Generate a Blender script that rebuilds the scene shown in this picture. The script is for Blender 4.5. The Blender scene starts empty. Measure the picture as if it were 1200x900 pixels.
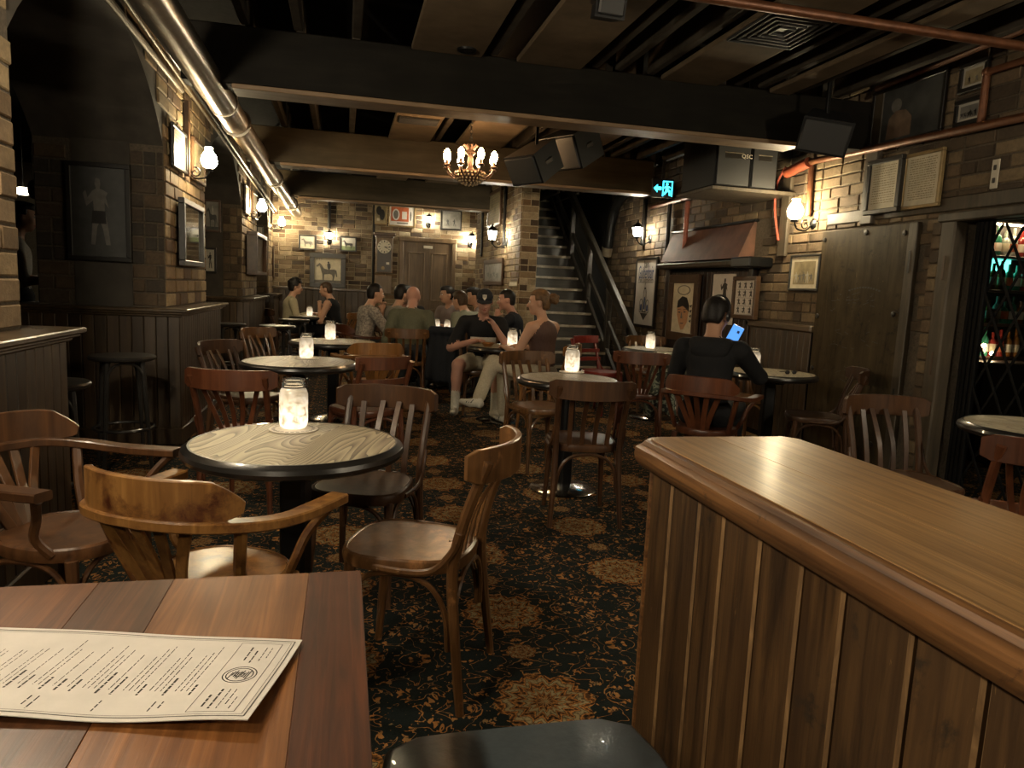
import bpy, math, random
import numpy as np
from mathutils import Vector, Matrix
random.seed(7); np.random.seed(7)
SC = bpy.context.scene; COL = SC.collection
PI = math.pi
# ------------------------------------------------------------------ camera
F = 833.0; HC = 1.30
def _cam():
    r = math.radians(2.6); vp = (403, 331)
    d = np.array([(vp[0]-600)/F, (vp[1]-450)/F, 1.0]); d /= np.linalg.norm(d)
    hd = np.array([math.cos(r), math.sin(r), 0.0])
    up = np.cross(d, hd); up /= np.linalg.norm(up)
    if up[1] > 0: up = -up
    right = np.cross(d, up)
    if right[0] < 0: right = -right
    return np.stack([right, d, up])
RC = _cam()
cd = bpy.data.cameras.new('camera'); cam = bpy.data.objects.new('camera', cd); COL.objects.link(cam)
cd.sensor_width = 36; cd.lens = F/1200*36; cd.clip_start = .02
M = Matrix(((RC[0, 0], -RC[0, 1], -RC[0, 2], 0), (RC[1, 0], -RC[1, 1], -RC[1, 2], 0), (RC[2, 0], -RC[2, 1], -RC[2, 2], HC), (0, 0, 0, 1)))
cam.matrix_world = M; SC.camera = cam
def P(px, py, X=None, Y=None, Z=None):
    v = RC @ np.array([(px-600)/F, (py-450)/F, 1.0])
    t = X/v[0] if X is not None else Y/v[1] if Y is not None else (Z-HC)/v[2]
    return Vector((v[0]*t, v[1]*t, v[2]*t+HC))
def dist_px(p):
    c = RC.T @ (np.array(p)-np.array([0, 0, HC])); return c[2]
# ------------------------------------------------------------------ world, exposure
w = bpy.data.worlds.new('world'); SC.world = w; w.use_nodes = True
w.node_tree.nodes['Background'].inputs[0].default_value = (.9, .75, .5, 1)
w.node_tree.nodes['Background'].inputs[1].default_value = .004
SC.view_settings.view_transform = 'Standard'; SC.view_settings.look = 'None'
SC.view_settings.gamma = 1; SC.view_settings.use_curve_mapping = False
SC.view_settings.exposure = 2.75
SC.cycles.use_denoising = True
SC.cycles.max_bounces = 6; SC.cycles.diffuse_bounces = 4; SC.cycles.glossy_bounces = 3; SC.cycles.transmission_bounces = 5
SC.cycles.sample_clamp_indirect = 4.0; SC.cycles.caustics_reflective = False; SC.cycles.caustics_refractive = False
WARM = (1.0, .76, .45)
LAMP = 60.0      # brightness of the glass lamp shades
# ------------------------------------------------------------------ materials
MATS = {}
def nodes(name):
    m = bpy.data.materials.new(name); m.use_nodes = True
    n = m.node_tree.nodes; l = m.node_tree.links; b = n['Principled BSDF']
    MATS[name] = m
    return m, n, l, b
def rgb(c): return (c[0], c[1], c[2], 1)
def ramp(n, stops, mode='LINEAR'):
    r = n.new('ShaderNodeValToRGB'); e = r.color_ramp.elements; r.color_ramp.interpolation = mode
    while len(e) < len(stops): e.new(.5)
    for x, (p, c) in zip(e, stops): x.position = p; x.color = rgb(c)
    return r
def mth(n, l, op, a, b=None, c=None):
    x = n.new('ShaderNodeMath'); x.operation = op
    for i, v in enumerate((a, b, c)):
        if v is None: continue
        if isinstance(v, (int, float)): x.inputs[i].default_value = v
        else: l.new(v, x.inputs[i])
    return x.outputs[0]
def mixc(n, l, f, a, b, bt='MIX'):
    x = n.new('ShaderNodeMix'); x.data_type = 'RGBA'; x.blend_type = bt
    for i, v in ((0, f), (6, a), (7, b)):
        if isinstance(v, (int, float)): x.inputs[i].default_value = v
        elif isinstance(v, tuple): x.inputs[i].default_value = rgb(v)
        else: l.new(v, x.inputs[i])
    return x.outputs[2]
def noise(n, l, vec, scale, detail=4, rough=.55, dist=0):
    t = n.new('ShaderNodeTexNoise'); t.inputs['Scale'].default_value = scale; t.inputs['Detail'].default_value = detail
    t.inputs['Roughness'].default_value = rough; t.inputs['Distortion'].default_value = dist
    if vec is not None: l.new(vec, t.inputs['Vector'])
    return t.outputs['Fac']
def objvec(n, l, scale=(1, 1, 1), rand=True, world=False):
    if world:
        g = n.new('ShaderNodeNewGeometry'); v = g.outputs['Position']
    else:
        v = n.new('ShaderNodeTexCoord').outputs['Object']
    if rand:
        o = n.new('ShaderNodeObjectInfo'); a = n.new('ShaderNodeVectorMath'); a.operation = 'MULTIPLY_ADD'
        l.new(o.outputs['Random'], a.inputs[0]); a.inputs[1].default_value = (37, 53, 71); l.new(v, a.inputs[2]); v = a.outputs[0]
    m = n.new('ShaderNodeMapping'); m.inputs['Scale'].default_value = scale; l.new(v, m.inputs['Vector'])
    return m.outputs[0]
def bump(n, l, b, h, strength=.2, dist=.01):
    x = n.new('ShaderNodeBump'); x.inputs['Strength'].default_value = strength; x.inputs['Distance'].default_value = dist
    l.new(h, x.inputs['Height']); l.new(x.outputs[0], b.inputs['Normal'])
def plain(name, col, rough=.5, metal=0, var=.12, bmp=0, scale=18, spec=.5, coat=0):
    m, n, l, b = nodes(name)
    v = objvec(n, l)
    f = noise(n, l, v, scale, 5)
    r = ramp(n, [(.3, tuple(c*(1-var) for c in col)), (.7, tuple(min(1, c*(1+var)) for c in col))]); l.new(f, r.inputs[0])
    l.new(r.outputs[0], b.inputs['Base Color'])
    b.inputs['Roughness'].default_value = rough; b.inputs['Metallic'].default_value = metal
    b.inputs['Specular IOR Level'].default_value = spec; b.inputs['Coat Weight'].default_value = coat
    if bmp: bump(n, l, b, f, bmp)
    return m
def wood(name, dark, light, rough=.35, grain=(25, 25, 2.5), wear=0, wearcol=(.3, .2, .1), coat=0, bmp=.15, vary=.25, wearscale=6, spec=.5, streak=0):
    m, n, l, b = nodes(name)
    v = objvec(n, l, grain)
    f = noise(n, l, v, 1.0, 6, .6, .8)
    r = ramp(n, [(.28, dark), (.55, tuple((a+c)/2 for a, c in zip(dark, light))), (.75, light)]); l.new(f, r.inputs[0])
    v2 = objvec(n, l, (1, 1, 1)); f2 = noise(n, l, v2, 3.5, 3)
    c = mixc(n, l, mth(n, l, 'MULTIPLY', f2, .7), r.outputs[0], tuple(x*.45 for x in dark))
    o = n.new('ShaderNodeObjectInfo')
    g = mth(n, l, 'MULTIPLY_ADD', o.outputs['Random'], 2*vary, 1-vary)
    h = n.new('ShaderNodeHueSaturation'); l.new(c, h.inputs['Color']); l.new(g, h.inputs['Value']); c = h.outputs[0]
    if wear:
        f3 = noise(n, l, v2, wearscale, 8, .7, .3)
        k = ramp(n, [(.62-wear*.14, (0, 0, 0)), (.66, (1, 1, 1))]); l.new(f3, k.inputs[0])
        c = mixc(n, l, k.outputs[0], c, wearcol)
    b.inputs['Specular IOR Level'].default_value = spec
    if streak:      # dark knots and drawn-out streaks in old boards
        f4 = noise(n, l, objvec(n, l, (14, 14, 1.1)), 1.0, 5, .65, 1.5); k4 = ramp(n, [(.52, (1, 1, 1)), (.68, (.22, .2, .18))]); l.new(f4, k4.inputs[0])
        c = mixc(n, l, streak, c, k4.outputs[0], 'MULTIPLY')
        f5 = noise(n, l, objvec(n, l, (90, 90, 14)), 1.0, 3, .7, .5); k5 = ramp(n, [(.70, (0, 0, 0)), (.76, (1, 1, 1))]); l.new(f5, k5.inputs[0])
        c = mixc(n, l, mth(n, l, 'MULTIPLY', k5.outputs[0], .5), c, (.32, .19, .08))
    l.new(c, b.inputs['Base Color'])
    rr = mth(n, l, 'MULTIPLY_ADD', f2, .3, rough-.12); l.new(rr, b.inputs['Roughness'])
    b.inputs['Coat Weight'].default_value = coat; b.inputs['Coat Roughness'].default_value = .2
    if bmp: bump(n, l, b, f, bmp, .004)
    return m
def emit(name, col, s, base=(.8, .8, .8)):
    m, n, l, b = nodes(name)
    b.inputs['Base Color'].default_value = rgb(base); b.inputs['Emission Color'].default_value = rgb(col); b.inputs['Emission Strength'].default_value = s
    return m
def brickmat(name, cols, rough=.85, blot=.6):
    m, n, l, b = nodes(name)
    g = n.new('ShaderNodeNewGeometry'); o = n.new('ShaderNodeObjectInfo')
    f = mth(n, l, 'FRACT', mth(n, l, 'ADD', g.outputs['Random Per Island'], o.outputs['Random']))
    r = ramp(n, [(i/len(cols), c) for i, c in enumerate(cols)], 'CONSTANT'); l.new(f, r.inputs[0])
    k = noise(n, l, g.outputs['Position'], 9, 6, .65); k2 = noise(n, l, g.outputs['Position'], 55, 4, .6)
    kr = ramp(n, [(.3, (.45, .42, .38)), (.7, (1.15, 1.12, 1.05))]); l.new(k, kr.inputs[0])
    c = mixc(n, l, blot, r.outputs[0], kr.outputs[0], 'MULTIPLY')
    kr2 = ramp(n, [(.35, (.7, .7, .7)), (.65, (1.1, 1.1, 1.1))]); l.new(k2, kr2.inputs[0])
    c = mixc(n, l, .6, c, kr2.outputs[0], 'MULTIPLY')
    l.new(c, b.inputs['Base Color']); b.inputs['Roughness'].default_value = rough
    bump(n, l, b, mth(n, l, 'ADD', k, mth(n, l, 'MULTIPLY', k2, .5)), .5, .008)
    return m
# ------------------------------------------------------------------ mesh building
class MB:
    def __init__(s): s.v = []; s.f = []; s.m = []
    def add(s, vs, fs, m=0):
        o = len(s.v); s.v += [tuple(p) for p in vs]; s.f += [tuple(i+o for i in f) for f in fs]; s.m += [m]*len(fs); return s
    def box(s, a, b, m=0):
        (x0, y0, z0), (x1, y1, z1) = a, b
        vs = [(x0, y0, z0), (x1, y0, z0), (x1, y1, z0), (x0, y1, z0), (x0, y0, z1), (x1, y0, z1), (x1, y1, z1), (x0, y1, z1)]
        return s.add(vs, [(0, 3, 2, 1), (4, 5, 6, 7), (0, 1, 5, 4), (1, 2, 6, 5), (2, 3, 7, 6), (3, 0, 4, 7)], m)
    def cbox(s, c, d, m=0): return s.box([c[i]-d[i]/2 for i in range(3)], [c[i]+d[i]/2 for i in range(3)], m)
    def bbox(s, a, b, r=.004, m=0):          # box with chamfered edges
        (x0, y0, z0), (x1, y1, z1) = a, b
        r = min(r, (x1-x0)*.45, (y1-y0)*.45, (z1-z0)*.45)
        rings = []
        for z, i in ((z0, r), (z0+r, 0), (z1-r, 0), (z1, r)):
            X0, X1, Y0, Y1 = x0+i, x1-i, y0+i, y1-i
            rings.append([(X0+r, Y0, z), (X1-r, Y0, z), (X1, Y0+r, z), (X1, Y1-r, z), (X1-r, Y1, z), (X0+r, Y1, z), (X0, Y1-r, z), (X0, Y0+r, z)])
        return s.rings(rings, m)
    def wbox(s, a, b, r=.005, m=0, m2=1):     # chamfered box whose chamfers take the second material
        k = len(s.m); s.bbox(a, b, r, m)
        for i in range(3):
            for j in range(8):
                if i != 1 or j % 2: s.m[k+i*8+j] = m2
        return s
    def rings(s, rings, m=0, caps=True, closed=False):
        n = len(rings[0]); vs = [p for r in rings for p in r]; fs = []
        k = len(rings)
        for i in range(k if closed else k-1):
            a = i*n; b = ((i+1) % k)*n
            for j in range(n): fs.append((a+j, a+(j+1) % n, b+(j+1) % n, b+j))
        if caps and not closed: fs.append(tuple(reversed(range(n)))); fs.append(tuple((k-1)*n+j for j in range(n)))
        return s.add(vs, fs, m)
    def tube(s, pts, r, n=8, m=0, closed=False, flat=1.0, up=None):
        pts = [Vector(p) for p in pts]; k = len(pts)
        rr = r if isinstance(r, (list, tuple)) else [r]*k
        rings = []; last = None
        for i, p in enumerate(pts):
            if closed: t = pts[(i+1) % k]-pts[i-1]
            else: t = pts[min(i+1, k-1)]-pts[max(i-1, 0)]
            t.normalize()
            if up is not None: a = Vector(up)
            elif last is not None: a = last
            else: a = Vector((0, 0, 1)) if abs(t.z) < .9 else Vector((1, 0, 0))
            u = (a-t*a.dot(t))
            if u.length < 1e-6: u = t.orthogonal()
            u.normalize(); w_ = t.cross(u); last = u
            rings.append([p+(u*math.cos(2*PI*j/n)+w_*math.sin(2*PI*j/n)*flat)*rr[i] for j in range(n)])
        return s.rings(rings, m, True, closed)
    def lathe(s, prof, c=(0, 0, 0), n=24, m=0, caps=True):
        rings = [[(c[0]+r*math.cos(2*PI*j/n), c[1]+r*math.sin(2*PI*j/n), c[2]+z) for j in range(n)] for r, z in prof]
        return s.rings(rings, m, caps)
    def sphere(s, c, r, n=12, k=8, m=0, sc=(1, 1, 1)):
        prof = [(max(1e-4, math.sin(PI*i/k)), -math.cos(PI*i/k)) for i in range(k+1)]
        return s.rings([[(c[0]+q*r*sc[0]*math.cos(2*PI*j/n), c[1]+q*r*sc[1]*math.sin(2*PI*j/n), c[2]+z*r*sc[2]) for j in range(n)] for q, z in prof], m)
    def rectsweep(s, pts, w_, h, m=0, up=(0, 0, 1), taper=None, closed=False):   # rectangular section, w_ across, h along up
        pts = [Vector(p) for p in pts]; k = len(pts); rings = []; U = Vector(up)
        for i, p in enumerate(pts):
            t = (pts[(i+1) % k]-pts[i-1]) if closed else pts[min(i+1, k-1)]-pts[max(i-1, 0)]
            t.normalize(); u = (U-t*U.dot(t)).normalized(); q = t.cross(u)
            a = (w_[i] if isinstance(w_, list) else w_)/2; b = (h[i] if isinstance(h, list) else h)/2
            c = min(a, b)*.3
            rings.append([p+q*x+u*y for x, y in ((-a+c, -b), (a-c, -b), (a, -b+c), (a, b-c), (a-c, b), (-a+c, b), (-a, b-c), (-a, -b+c))])
        return s.rings(rings, m, True, closed)
    def prism(s, poly, z0, z1, m=0):          # convex or mildly concave polygon in xy, extruded in z
        n = len(poly)
        return s.rings([[(x, y, z0) for x, y in poly], [(x, y, z1) for x, y in poly]], m)
    def xf(s, mat, i0=0):
        s.v[i0:] = [tuple(mat @ Vector(p)) for p in s.v[i0:]]; return s
    def mesh(s, name, mats, smooth=True, ang=35):
        me = bpy.data.meshes.new(name); me.from_pydata(s.v, [], s.f)
        for x in (mats if isinstance(mats, (list, tuple)) else [mats]): me.materials.append(MATS[x] if isinstance(x, str) else x)
        me.polygons.foreach_set('material_index', s.m)
        me.validate(); me.update()
        if smooth: 
            me.polygons.foreach_set('use_smooth', [True]*len(me.polygons)); me.set_sharp_from_angle(angle=math.radians(ang))
        return me
def link(name, me, parent=None, loc=None, rot=None, scale=None, label=None, kind=None):
    o = bpy.data.objects.new(name, me); COL.objects.link(o)
    if parent is not None: o.parent = parent
    if loc is not None: o.location = loc
    if rot is not None: o.rotation_euler = rot
    if scale is not None: o.scale = scale
    if label: o['label'] = label
    if kind: o['kind'] = kind
    return o
def obj(name, mb, mats, parent=None, **k):
    sm = k.pop('smooth', True); return link(name, mb.mesh(name, mats, sm), parent, **k)
def tag(o, label, cat, group=None):
    o['label'] = label; o['category'] = cat
    if group: o['group'] = group
    return o
def thing(name, label, cat, loc=(0, 0, 0), rz=0, group=None, rot=None):
    o = bpy.data.objects.new(name, None); COL.objects.link(o); o.location = loc; o.rotation_euler = rot if rot is not None else (0, 0, rz)
    o.empty_display_size = .1
    return tag(o, label, cat, group)
def struct(name, mb, mats, label=None, **k):
    o = obj(name, mb, mats, **k); o['kind'] = 'structure'
    if label: o['label'] = label
    return o
def R(d): return math.radians(d)
def arc(c, r, a0, a1, n, z=0): return [(c[0]+r*math.cos(R(a0+(a1-a0)*i/n)), c[1]+r*math.sin(R(a0+(a1-a0)*i/n)), z) for i in range(n+1)]
def spline(pts, n=5):
    pts = [Vector(p) for p in pts]; out = []
    for i in range(len(pts)-1):
        p0 = pts[max(i-1, 0)]; p1 = pts[i]; p2 = pts[i+1]; p3 = pts[min(i+2, len(pts)-1)]
        for j in range(n):
            t = j/n
            out.append(.5*((2*p1)+(p2-p0)*t+(2*p0-5*p1+4*p2-p3)*t*t+(3*p1-p0-3*p2+p3)*t**3))
    out.append(pts[-1]); return out
def text_mesh(body, size, mat, align='CENTER', ext=.0005):
    c = bpy.data.curves.new('lettering', 'FONT'); c.body = body; c.size = size; c.align_x = align; c.align_y = 'CENTER'; c.extrude = ext; c.resolution_u = 2
    o = bpy.data.objects.new('lettering', c); COL.objects.link(o)
    dg = bpy.context.evaluated_depsgraph_get(); me = bpy.data.meshes.new_from_object(o.evaluated_get(dg))
    bpy.data.objects.remove(o); bpy.data.curves.remove(c)
    me.name = 'lettering'; me.materials.clear(); me.materials.append(MATS[mat]); return me
# ------------------------------------------------------------------ the materials of the room
wood('chair_brown', (.07, .03, .010), (.25, .118, .042), .3, wear=.25, wearcol=(.24, .11, .04), coat=.2)
wood('chair_dark', (.032, .014, .007), (.11, .05, .02), .4, coat=.06, spec=.3)
wood('chair_red', (.06, .018, .008), (.18, .06, .024), .32, coat=.3)
wood('chair_scarlet', (.16, .018, .012), (.26, .035, .022), .35, coat=.2)
wood('chair_honey', (.16, .065, .016), (.36, .16, .045), .3, coat=.4)
wood('chair_worn', (.15, .062, .015), (.40, .20, .06), .32, wear=1.0, wearcol=(.055, .014, .006), coat=.25, wearscale=11)
wood('chair_mid', (.055, .022, .008), (.19, .082, .03), .34, wear=.2, wearcol=(.05, .02, .008), coat=.2)
wood('seat_shine', (.045, .028, .012), (.15, .10, .048), .2, grain=(30, 3, 30), wear=.3, wearcol=(.07, .04, .02), coat=.6, wearscale=4)
wood('counter_top', (.15, .075, .025), (.50, .285, .11), .40, grain=(80, 1.6, 80), coat=.1, vary=.06)
wood('counter_edge', (.05, .02, .007), (.29, .135, .046), .45, spec=.3, grain=(60, 1.8, 60), wear=.1, wearcol=(.06, .027, .011), coat=.12, vary=.05, wearscale=18)
wood('counter_plank', (.024, .011, .004), (.12, .062, .022), .5, grain=(34, 34, 1.8), wear=.1, wearcol=(.02, .012, .006), vary=.2, bmp=.5, wearscale=7, spec=.3, streak=.9)
wood('plank_edge', (.10, .052, .02), (.42, .25, .11), .5, grain=(60, 60, 9), vary=.1)
wood('table_plank', (.10, .04, .016), (.28, .125, .05), .3, grain=(26, 26, 26), coat=.3, vary=.3)
wood('wainscot', (.03, .018, .009), (.13, .08, .038), .42, grain=(24, 24, 1.6), vary=.3, bmp=.3)
wood('ledge', (.05, .032, .017), (.16, .105, .055), .3, grain=(20, 2, 20), coat=.3, vary=.1)
wood('dark_panel', (.016, .008, .005), (.05, .026, .015), .4, grain=(24, 24, 1.6), vary=.25)
wood('door_wood', (.10, .062, .03), (.28, .18, .09), .4, grain=(20, 20, 1.4), vary=.08)
wood('board_wood', (.035, .024, .011), (.105, .074, .034), .65, spec=.2, streak=.6, grain=(9, 9, 1.2), wear=.5, wearcol=(.02, .014, .009), vary=.05, wearscale=9)
wood('timber', (.035, .026, .016), (.12, .09, .055), .55, grain=(18, 18, 2), vary=.15, bmp=.4)
wood('beam_black', (.006, .005, .004), (.016, .014, .010), .6, grain=(2, 12, 12), vary=.05, spec=.08)
wood('beam_brown', (.035, .026, .015), (.085, .063, .036), .6, grain=(1.4, 9, 9), vary=.05, spec=.15)
wood('beam_strip', (.13, .075, .035), (.28, .175, .085), .5, grain=(2, 20, 20), vary=.1)
plain('nosing', (.30, .265, .205), .5, 0, .25)
wood('stair_wood', (.018, .016, .013), (.06, .054, .042), .4, grain=(2, 20, 20), vary=.15)
plain('black_metal', (.012, .012, .012), .35, .6)
plain('black_paint', (.008, .008, .008), .5, 0, .2, spec=.2)
plain('black_seat', (.02, .018, .016), .3, 0, .2, coat=.3)
plain('speaker_black', (.012, .012, .0125), .5, 0, .12, .05, 120, .2)
plain('speaker_grille', (.02, .02, .02), .55, 0, .15, .1, 400)
plain('steel', (.45, .40, .33), .28, 1.0, .15)
plain('steel_band', (.35, .31, .25), .35, 1.0, .15)
plain('chrome', (.6, .58, .55), .15, 1.0, .05)
plain('copper_pipe', (.13, .05, .022), .45, .4, .3)
plain('red_pipe', (.22, .05, .022), .5, 0, .3)
plain('red_cable', (.35, .06, .03), .5)
plain('conduit', (.16, .13, .09), .5, .3, .2)
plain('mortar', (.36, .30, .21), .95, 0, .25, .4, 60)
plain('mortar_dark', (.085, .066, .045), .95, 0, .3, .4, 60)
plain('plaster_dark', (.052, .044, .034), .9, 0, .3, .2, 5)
plain('ceiling_black', (.010, .009, .008), .9, 0, .3, spec=.05)
plain('ceiling_panel', (.10, .073, .046), .8, 0, .3, .05, 4, .1)
plain('joist', (.04, .033, .025), .8, 0, .3, .2, 8, .1)
plain('rust', (.11, .05, .03), .7, .2, .4, .2, 6)
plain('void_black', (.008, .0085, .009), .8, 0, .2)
plain('paper', (.55, .515, .47), .8, 0, .05)
plain('ink', (.05, .045, .04), .8)
plain('ink_blue', (.035, .06, .16), .8)
plain('cushion', (.045, .056, .062), .35, 0, .12, .08, 60, coat=.2)
plain('table_black', (.012, .011, .010), .3, 0, .2, coat=.4)
plain('coaster', (.55, .50, .42), .8, 0, .1)
plain('cream_print', (.55, .49, .36), .7, 0, .12)
plain('sepia_print', (.26, .21, .12), .7, 0, .35, 0, 10)
plain('grey_print', (.20, .19, .165), .6, 0, .35, 0, 7)
plain('dark_print', (.045, .045, .042), .5, 0, .35, 0, 7)
plain('orange_print', (.42, .10, .03), .7, 0, .2)
plain('frame_black', (.015, .013, .011), .35, 0, .1)
plain('frame_brown', (.065, .034, .017), .35, 0, .2)
plain('frame_gilt', (.23, .16, .07), .4, .3, .2)
plain('print_skin', (.42, .22, .11), .7, 0, .1)
plain('print_dim', (.13, .085, .055), .6, 0, .3, 0, 9)
plain('print_grey', (.13, .12, .105), .7, 0, .2)
plain('print_pale', (.40, .37, .31), .7, 0, .15)
plain('print_green', (.13, .16, .07), .7, 0, .2)
plain('clock_face', (.68, .64, .52), .6, 0, .05)
plain('white_plate', (.7, .66, .56), .5, 0, .05)
plain('switch_white', (.5, .45, .36), .6, 0, .1)
plain('mirror', (.55, .56, .5), .06, 1.0, .05)
plain('gate_metal', (.007, .007, .007), .6, 0, .2, spec=.08)
plain('bar_green', (.05, .075, .055), .8, 0, .3)
plain('foil', (.35, .16, .05), .35, .5, .3)
plain('phone_case', (.02, .02, .022), .3)
emit('phone_screen', (.10, .36, 1.0), .17, (.05, .1, .2))
emit('exit_glow', (.03, .62, .95), 1.1, (.05, .3, .4))
emit('teal_glow', (.12, .85, .65), .5)
emit('bar_lamp', (1, .75, .42), 9)
emit('shade_glow', (1.0, .82, .50), LAMP*.6)
emit('fill_shade_glow', (1.0, .855, .62), LAMP*1.15)  # stronger glow for the added out-of-view sconces that fill the foreground
emit('lantern_glow', (1.0, .89, .66), LAMP*.75)
emit('bulb_glow', (1.0, .60, .28), LAMP*.30)
emit('far_lamp', (1, .85, .6), 3)
brickmat('brick_tan', [(.20, .135, .066), (.27, .19, .10), (.15, .095, .045), (.31, .23, .125), (.22, .15, .08), (.11, .066, .034)])
brickmat('brick_brown', [(.125, .086, .05), (.165, .118, .068), (.09, .062, .037), (.19, .138, .08), (.14, .095, .056), (.065, .045, .028)])
brickmat('brick_mixed', [(.27, .21, .135), (.35, .28, .185), (.115, .07, .04), (.24, .175, .105), (.065, .042, .027), (.40, .335, .235), (.18, .115, .06), (.31, .25, .165)])
brickmat('brick_dusky', [(.17, .125, .078), (.24, .18, .115), (.07, .045, .028), (.13, .09, .052), (.05, .034, .022), (.27, .21, .14), (.12, .075, .04), (.20, .15, .095)])
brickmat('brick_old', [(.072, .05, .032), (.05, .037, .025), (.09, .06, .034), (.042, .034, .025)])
def carpet():
    m, n, l, b = nodes('carpet')
    g = n.new('ShaderNodeNewGeometry'); sx = n.new('ShaderNodeSeparateXYZ'); l.new(g.outputs['Position'], sx.inputs[0])
    A = lambda op, a, b_=None, c=None: mth(n, l, op, a, b_, c)
    PX, PY = .655, .64
    # staggered lattice of medallions
    def lattice(ox, oy):
        u = A('SUBTRACT', sx.outputs[0], ox); v = A('SUBTRACT', sx.outputs[1], oy)
        u = A('SUBTRACT', A('FLOORED_MODULO', A('ADD', u, PX), 2*PX), PX); v = A('SUBTRACT', A('FLOORED_MODULO', A('ADD', v, PY/2), PY), PY/2)
        r = A('SQRT', A('ADD', A('MULTIPLY', u, u), A('MULTIPLY', v, v))); th = A('ARCTAN2', v, u); return u, v, r, th
    def medal(ox, oy, rad):
        u, v, r, th = lattice(ox, oy)
        edge = A('MULTIPLY_ADD', A('ABSOLUTE', A('COSINE', A('MULTIPLY', th, 4.0))), rad*.16, rad*.86)
        q = A('DIVIDE', r, edge)
        inside = A('LESS_THAN', q, 1.0)
        pet = A('SINE', A('MULTIPLY_ADD', q, 17.0, A('MULTIPLY', A('ABSOLUTE', A('COSINE', A('MULTIPLY', th, 8.0))), 2.6)))
        return inside, pet, q
    i1, p1, q1 = medal(.645, 2.03, .165); i2, p2, q2 = medal(1.30, 2.03+.35, .165)
    i3, p3, q3 = medal(.645, 2.03+.32, .055); i4, p4, q4 = medal(1.30, 2.03+.03, .055)
    # vines between them, mirrored like a woven repeat
    mu = A('PINGPONG', A('SUBTRACT', sx.outputs[0], .645), PX); mv = A('PINGPONG', A('SUBTRACT', sx.outputs[1], 2.03), PY*.5)
    cb = n.new('ShaderNodeCombineXYZ'); l.new(mu, cb.inputs[0]); l.new(mv, cb.inputs[1])
    f1 = noise(n, l, cb.outputs[0], 12, 2, .5, .8); vine = A('LESS_THAN', A('ABSOLUTE', A('SUBTRACT', f1, .5)), .0085)
    f2 = noise(n, l, cb.outputs[0], 34, 3, .6, .4); f2b = noise(n, l, cb.outputs[0], 7, 1); leaf = A('MULTIPLY', A('GREATER_THAN', f2, .61), A('GREATER_THAN', f2b, .42))
    f3 = noise(n, l, g.outputs['Position'], 70, 3); thr = A('GREATER_THAN', f3, .36)
    mot = A('MULTIPLY', A('MAXIMUM', vine, leaf), thr)
    lc = ramp(n, [(.3, (.10, .045, .011)), (.5, (.34, .15, .04)), (.7, (.20, .14, .066))]); l.new(noise(n, l, g.outputs['Position'], 16, 3), lc.inputs[0])
    base = mixc(n, l, noise(n, l, g.outputs['Position'], 120, 2), (.003, .005, .0045), (.010, .0145, .0125))
    c = mixc(n, l, mot, base, lc.outputs[0])
    for i, p in ((i1, p1), (i2, p2), (i3, p3), (i4, p4)):
        pr = ramp(n, [(.10, (.006, .005, .004)), (.30, (.11, .045, .011)), (.46, (.42, .18, .045)), (.62, (.03, .018, .009)), (.85, (.26, .20, .10))])
        pj = A('MULTIPLY_ADD', p, .33, A('MULTIPLY_ADD', f3, 1.1, -.02)); l.new(pj, pr.inputs[0])
        c = mixc(n, l, i, c, pr.outputs[0])
    l.new(c, b.inputs['Base Color']); b.inputs['Roughness'].default_value = .95; b.inputs['Specular IOR Level'].default_value = .15
    bump(n, l, b, noise(n, l, g.outputs['Position'], 260, 2), .5, .004)
carpet()
def oak():
    m, n, l, b = nodes('oak_top')
    v = objvec(n, l, (1, 1, 1))
    w1 = n.new('ShaderNodeTexNoise'); l.new(v, w1.inputs['Vector']); w1.inputs['Scale'].default_value = 3.2; w1.inputs['Detail'].default_value = 1.5
    mp = n.new('ShaderNodeMapping'); mp.inputs['Scale'].default_value = (5.5, .9, 5); l.new(v, mp.inputs['Vector'])
    f = noise(n, l, mp.outputs[0], 1.0, 1.2, .4, .4)
    rings = mth(n, l, 'FRACT', mth(n, l, 'MULTIPLY', f, 34))
    gr = noise(n, l, objvec(n, l, (240, 14, 10)), 1, 3)
    h = mth(n, l, 'MULTIPLY_ADD', gr, .35, mth(n, l, 'MULTIPLY', rings, .75))
    r = ramp(n, [(.15, (.05, .037, .023)), (.36, (.20, .16, .10)), (.8, (.38, .32, .21))]); l.new(h, r.inputs[0])
    l.new(r.outputs[0], b.inputs['Base Color']); b.inputs['Roughness'].default_value = .45
    bump(n, l, b, h, .25, .003)
oak()
def jarglass():
    m, n, l, b = nodes('jar_glow')
    v = objvec(n, l, (1, 1, 1)); f = noise(n, l, v, 38, 5, .65, .6)
    sx = n.new('ShaderNodeSeparateXYZ'); l.new(n.new('ShaderNodeTexCoord').outputs['Object'], sx.inputs[0])
    k = n.new('ShaderNodeMapRange'); l.new(sx.outputs[2], k.inputs[0]); k.inputs[1].default_value = .13; k.inputs[2].default_value = .05; k.inputs[3].default_value = .16; k.inputs[4].default_value = 1.0  # glow painted stronger low in the jar, standing in for an inner candle
    r = ramp(n, [(.36, (.16, .11, .06)), (.47, (.75, .58, .38)), (.62, (1, .88, .68))]); l.new(f, r.inputs[0])
    l.new(r.outputs[0], b.inputs['Emission Color']); l.new(mth(n, l, 'MULTIPLY', k.outputs[0], .26), b.inputs['Emission Strength'])
    b.inputs['Base Color'].default_value = (.55, .5, .42, 1); b.inputs['Roughness'].default_value = .25
jarglass()
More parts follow.
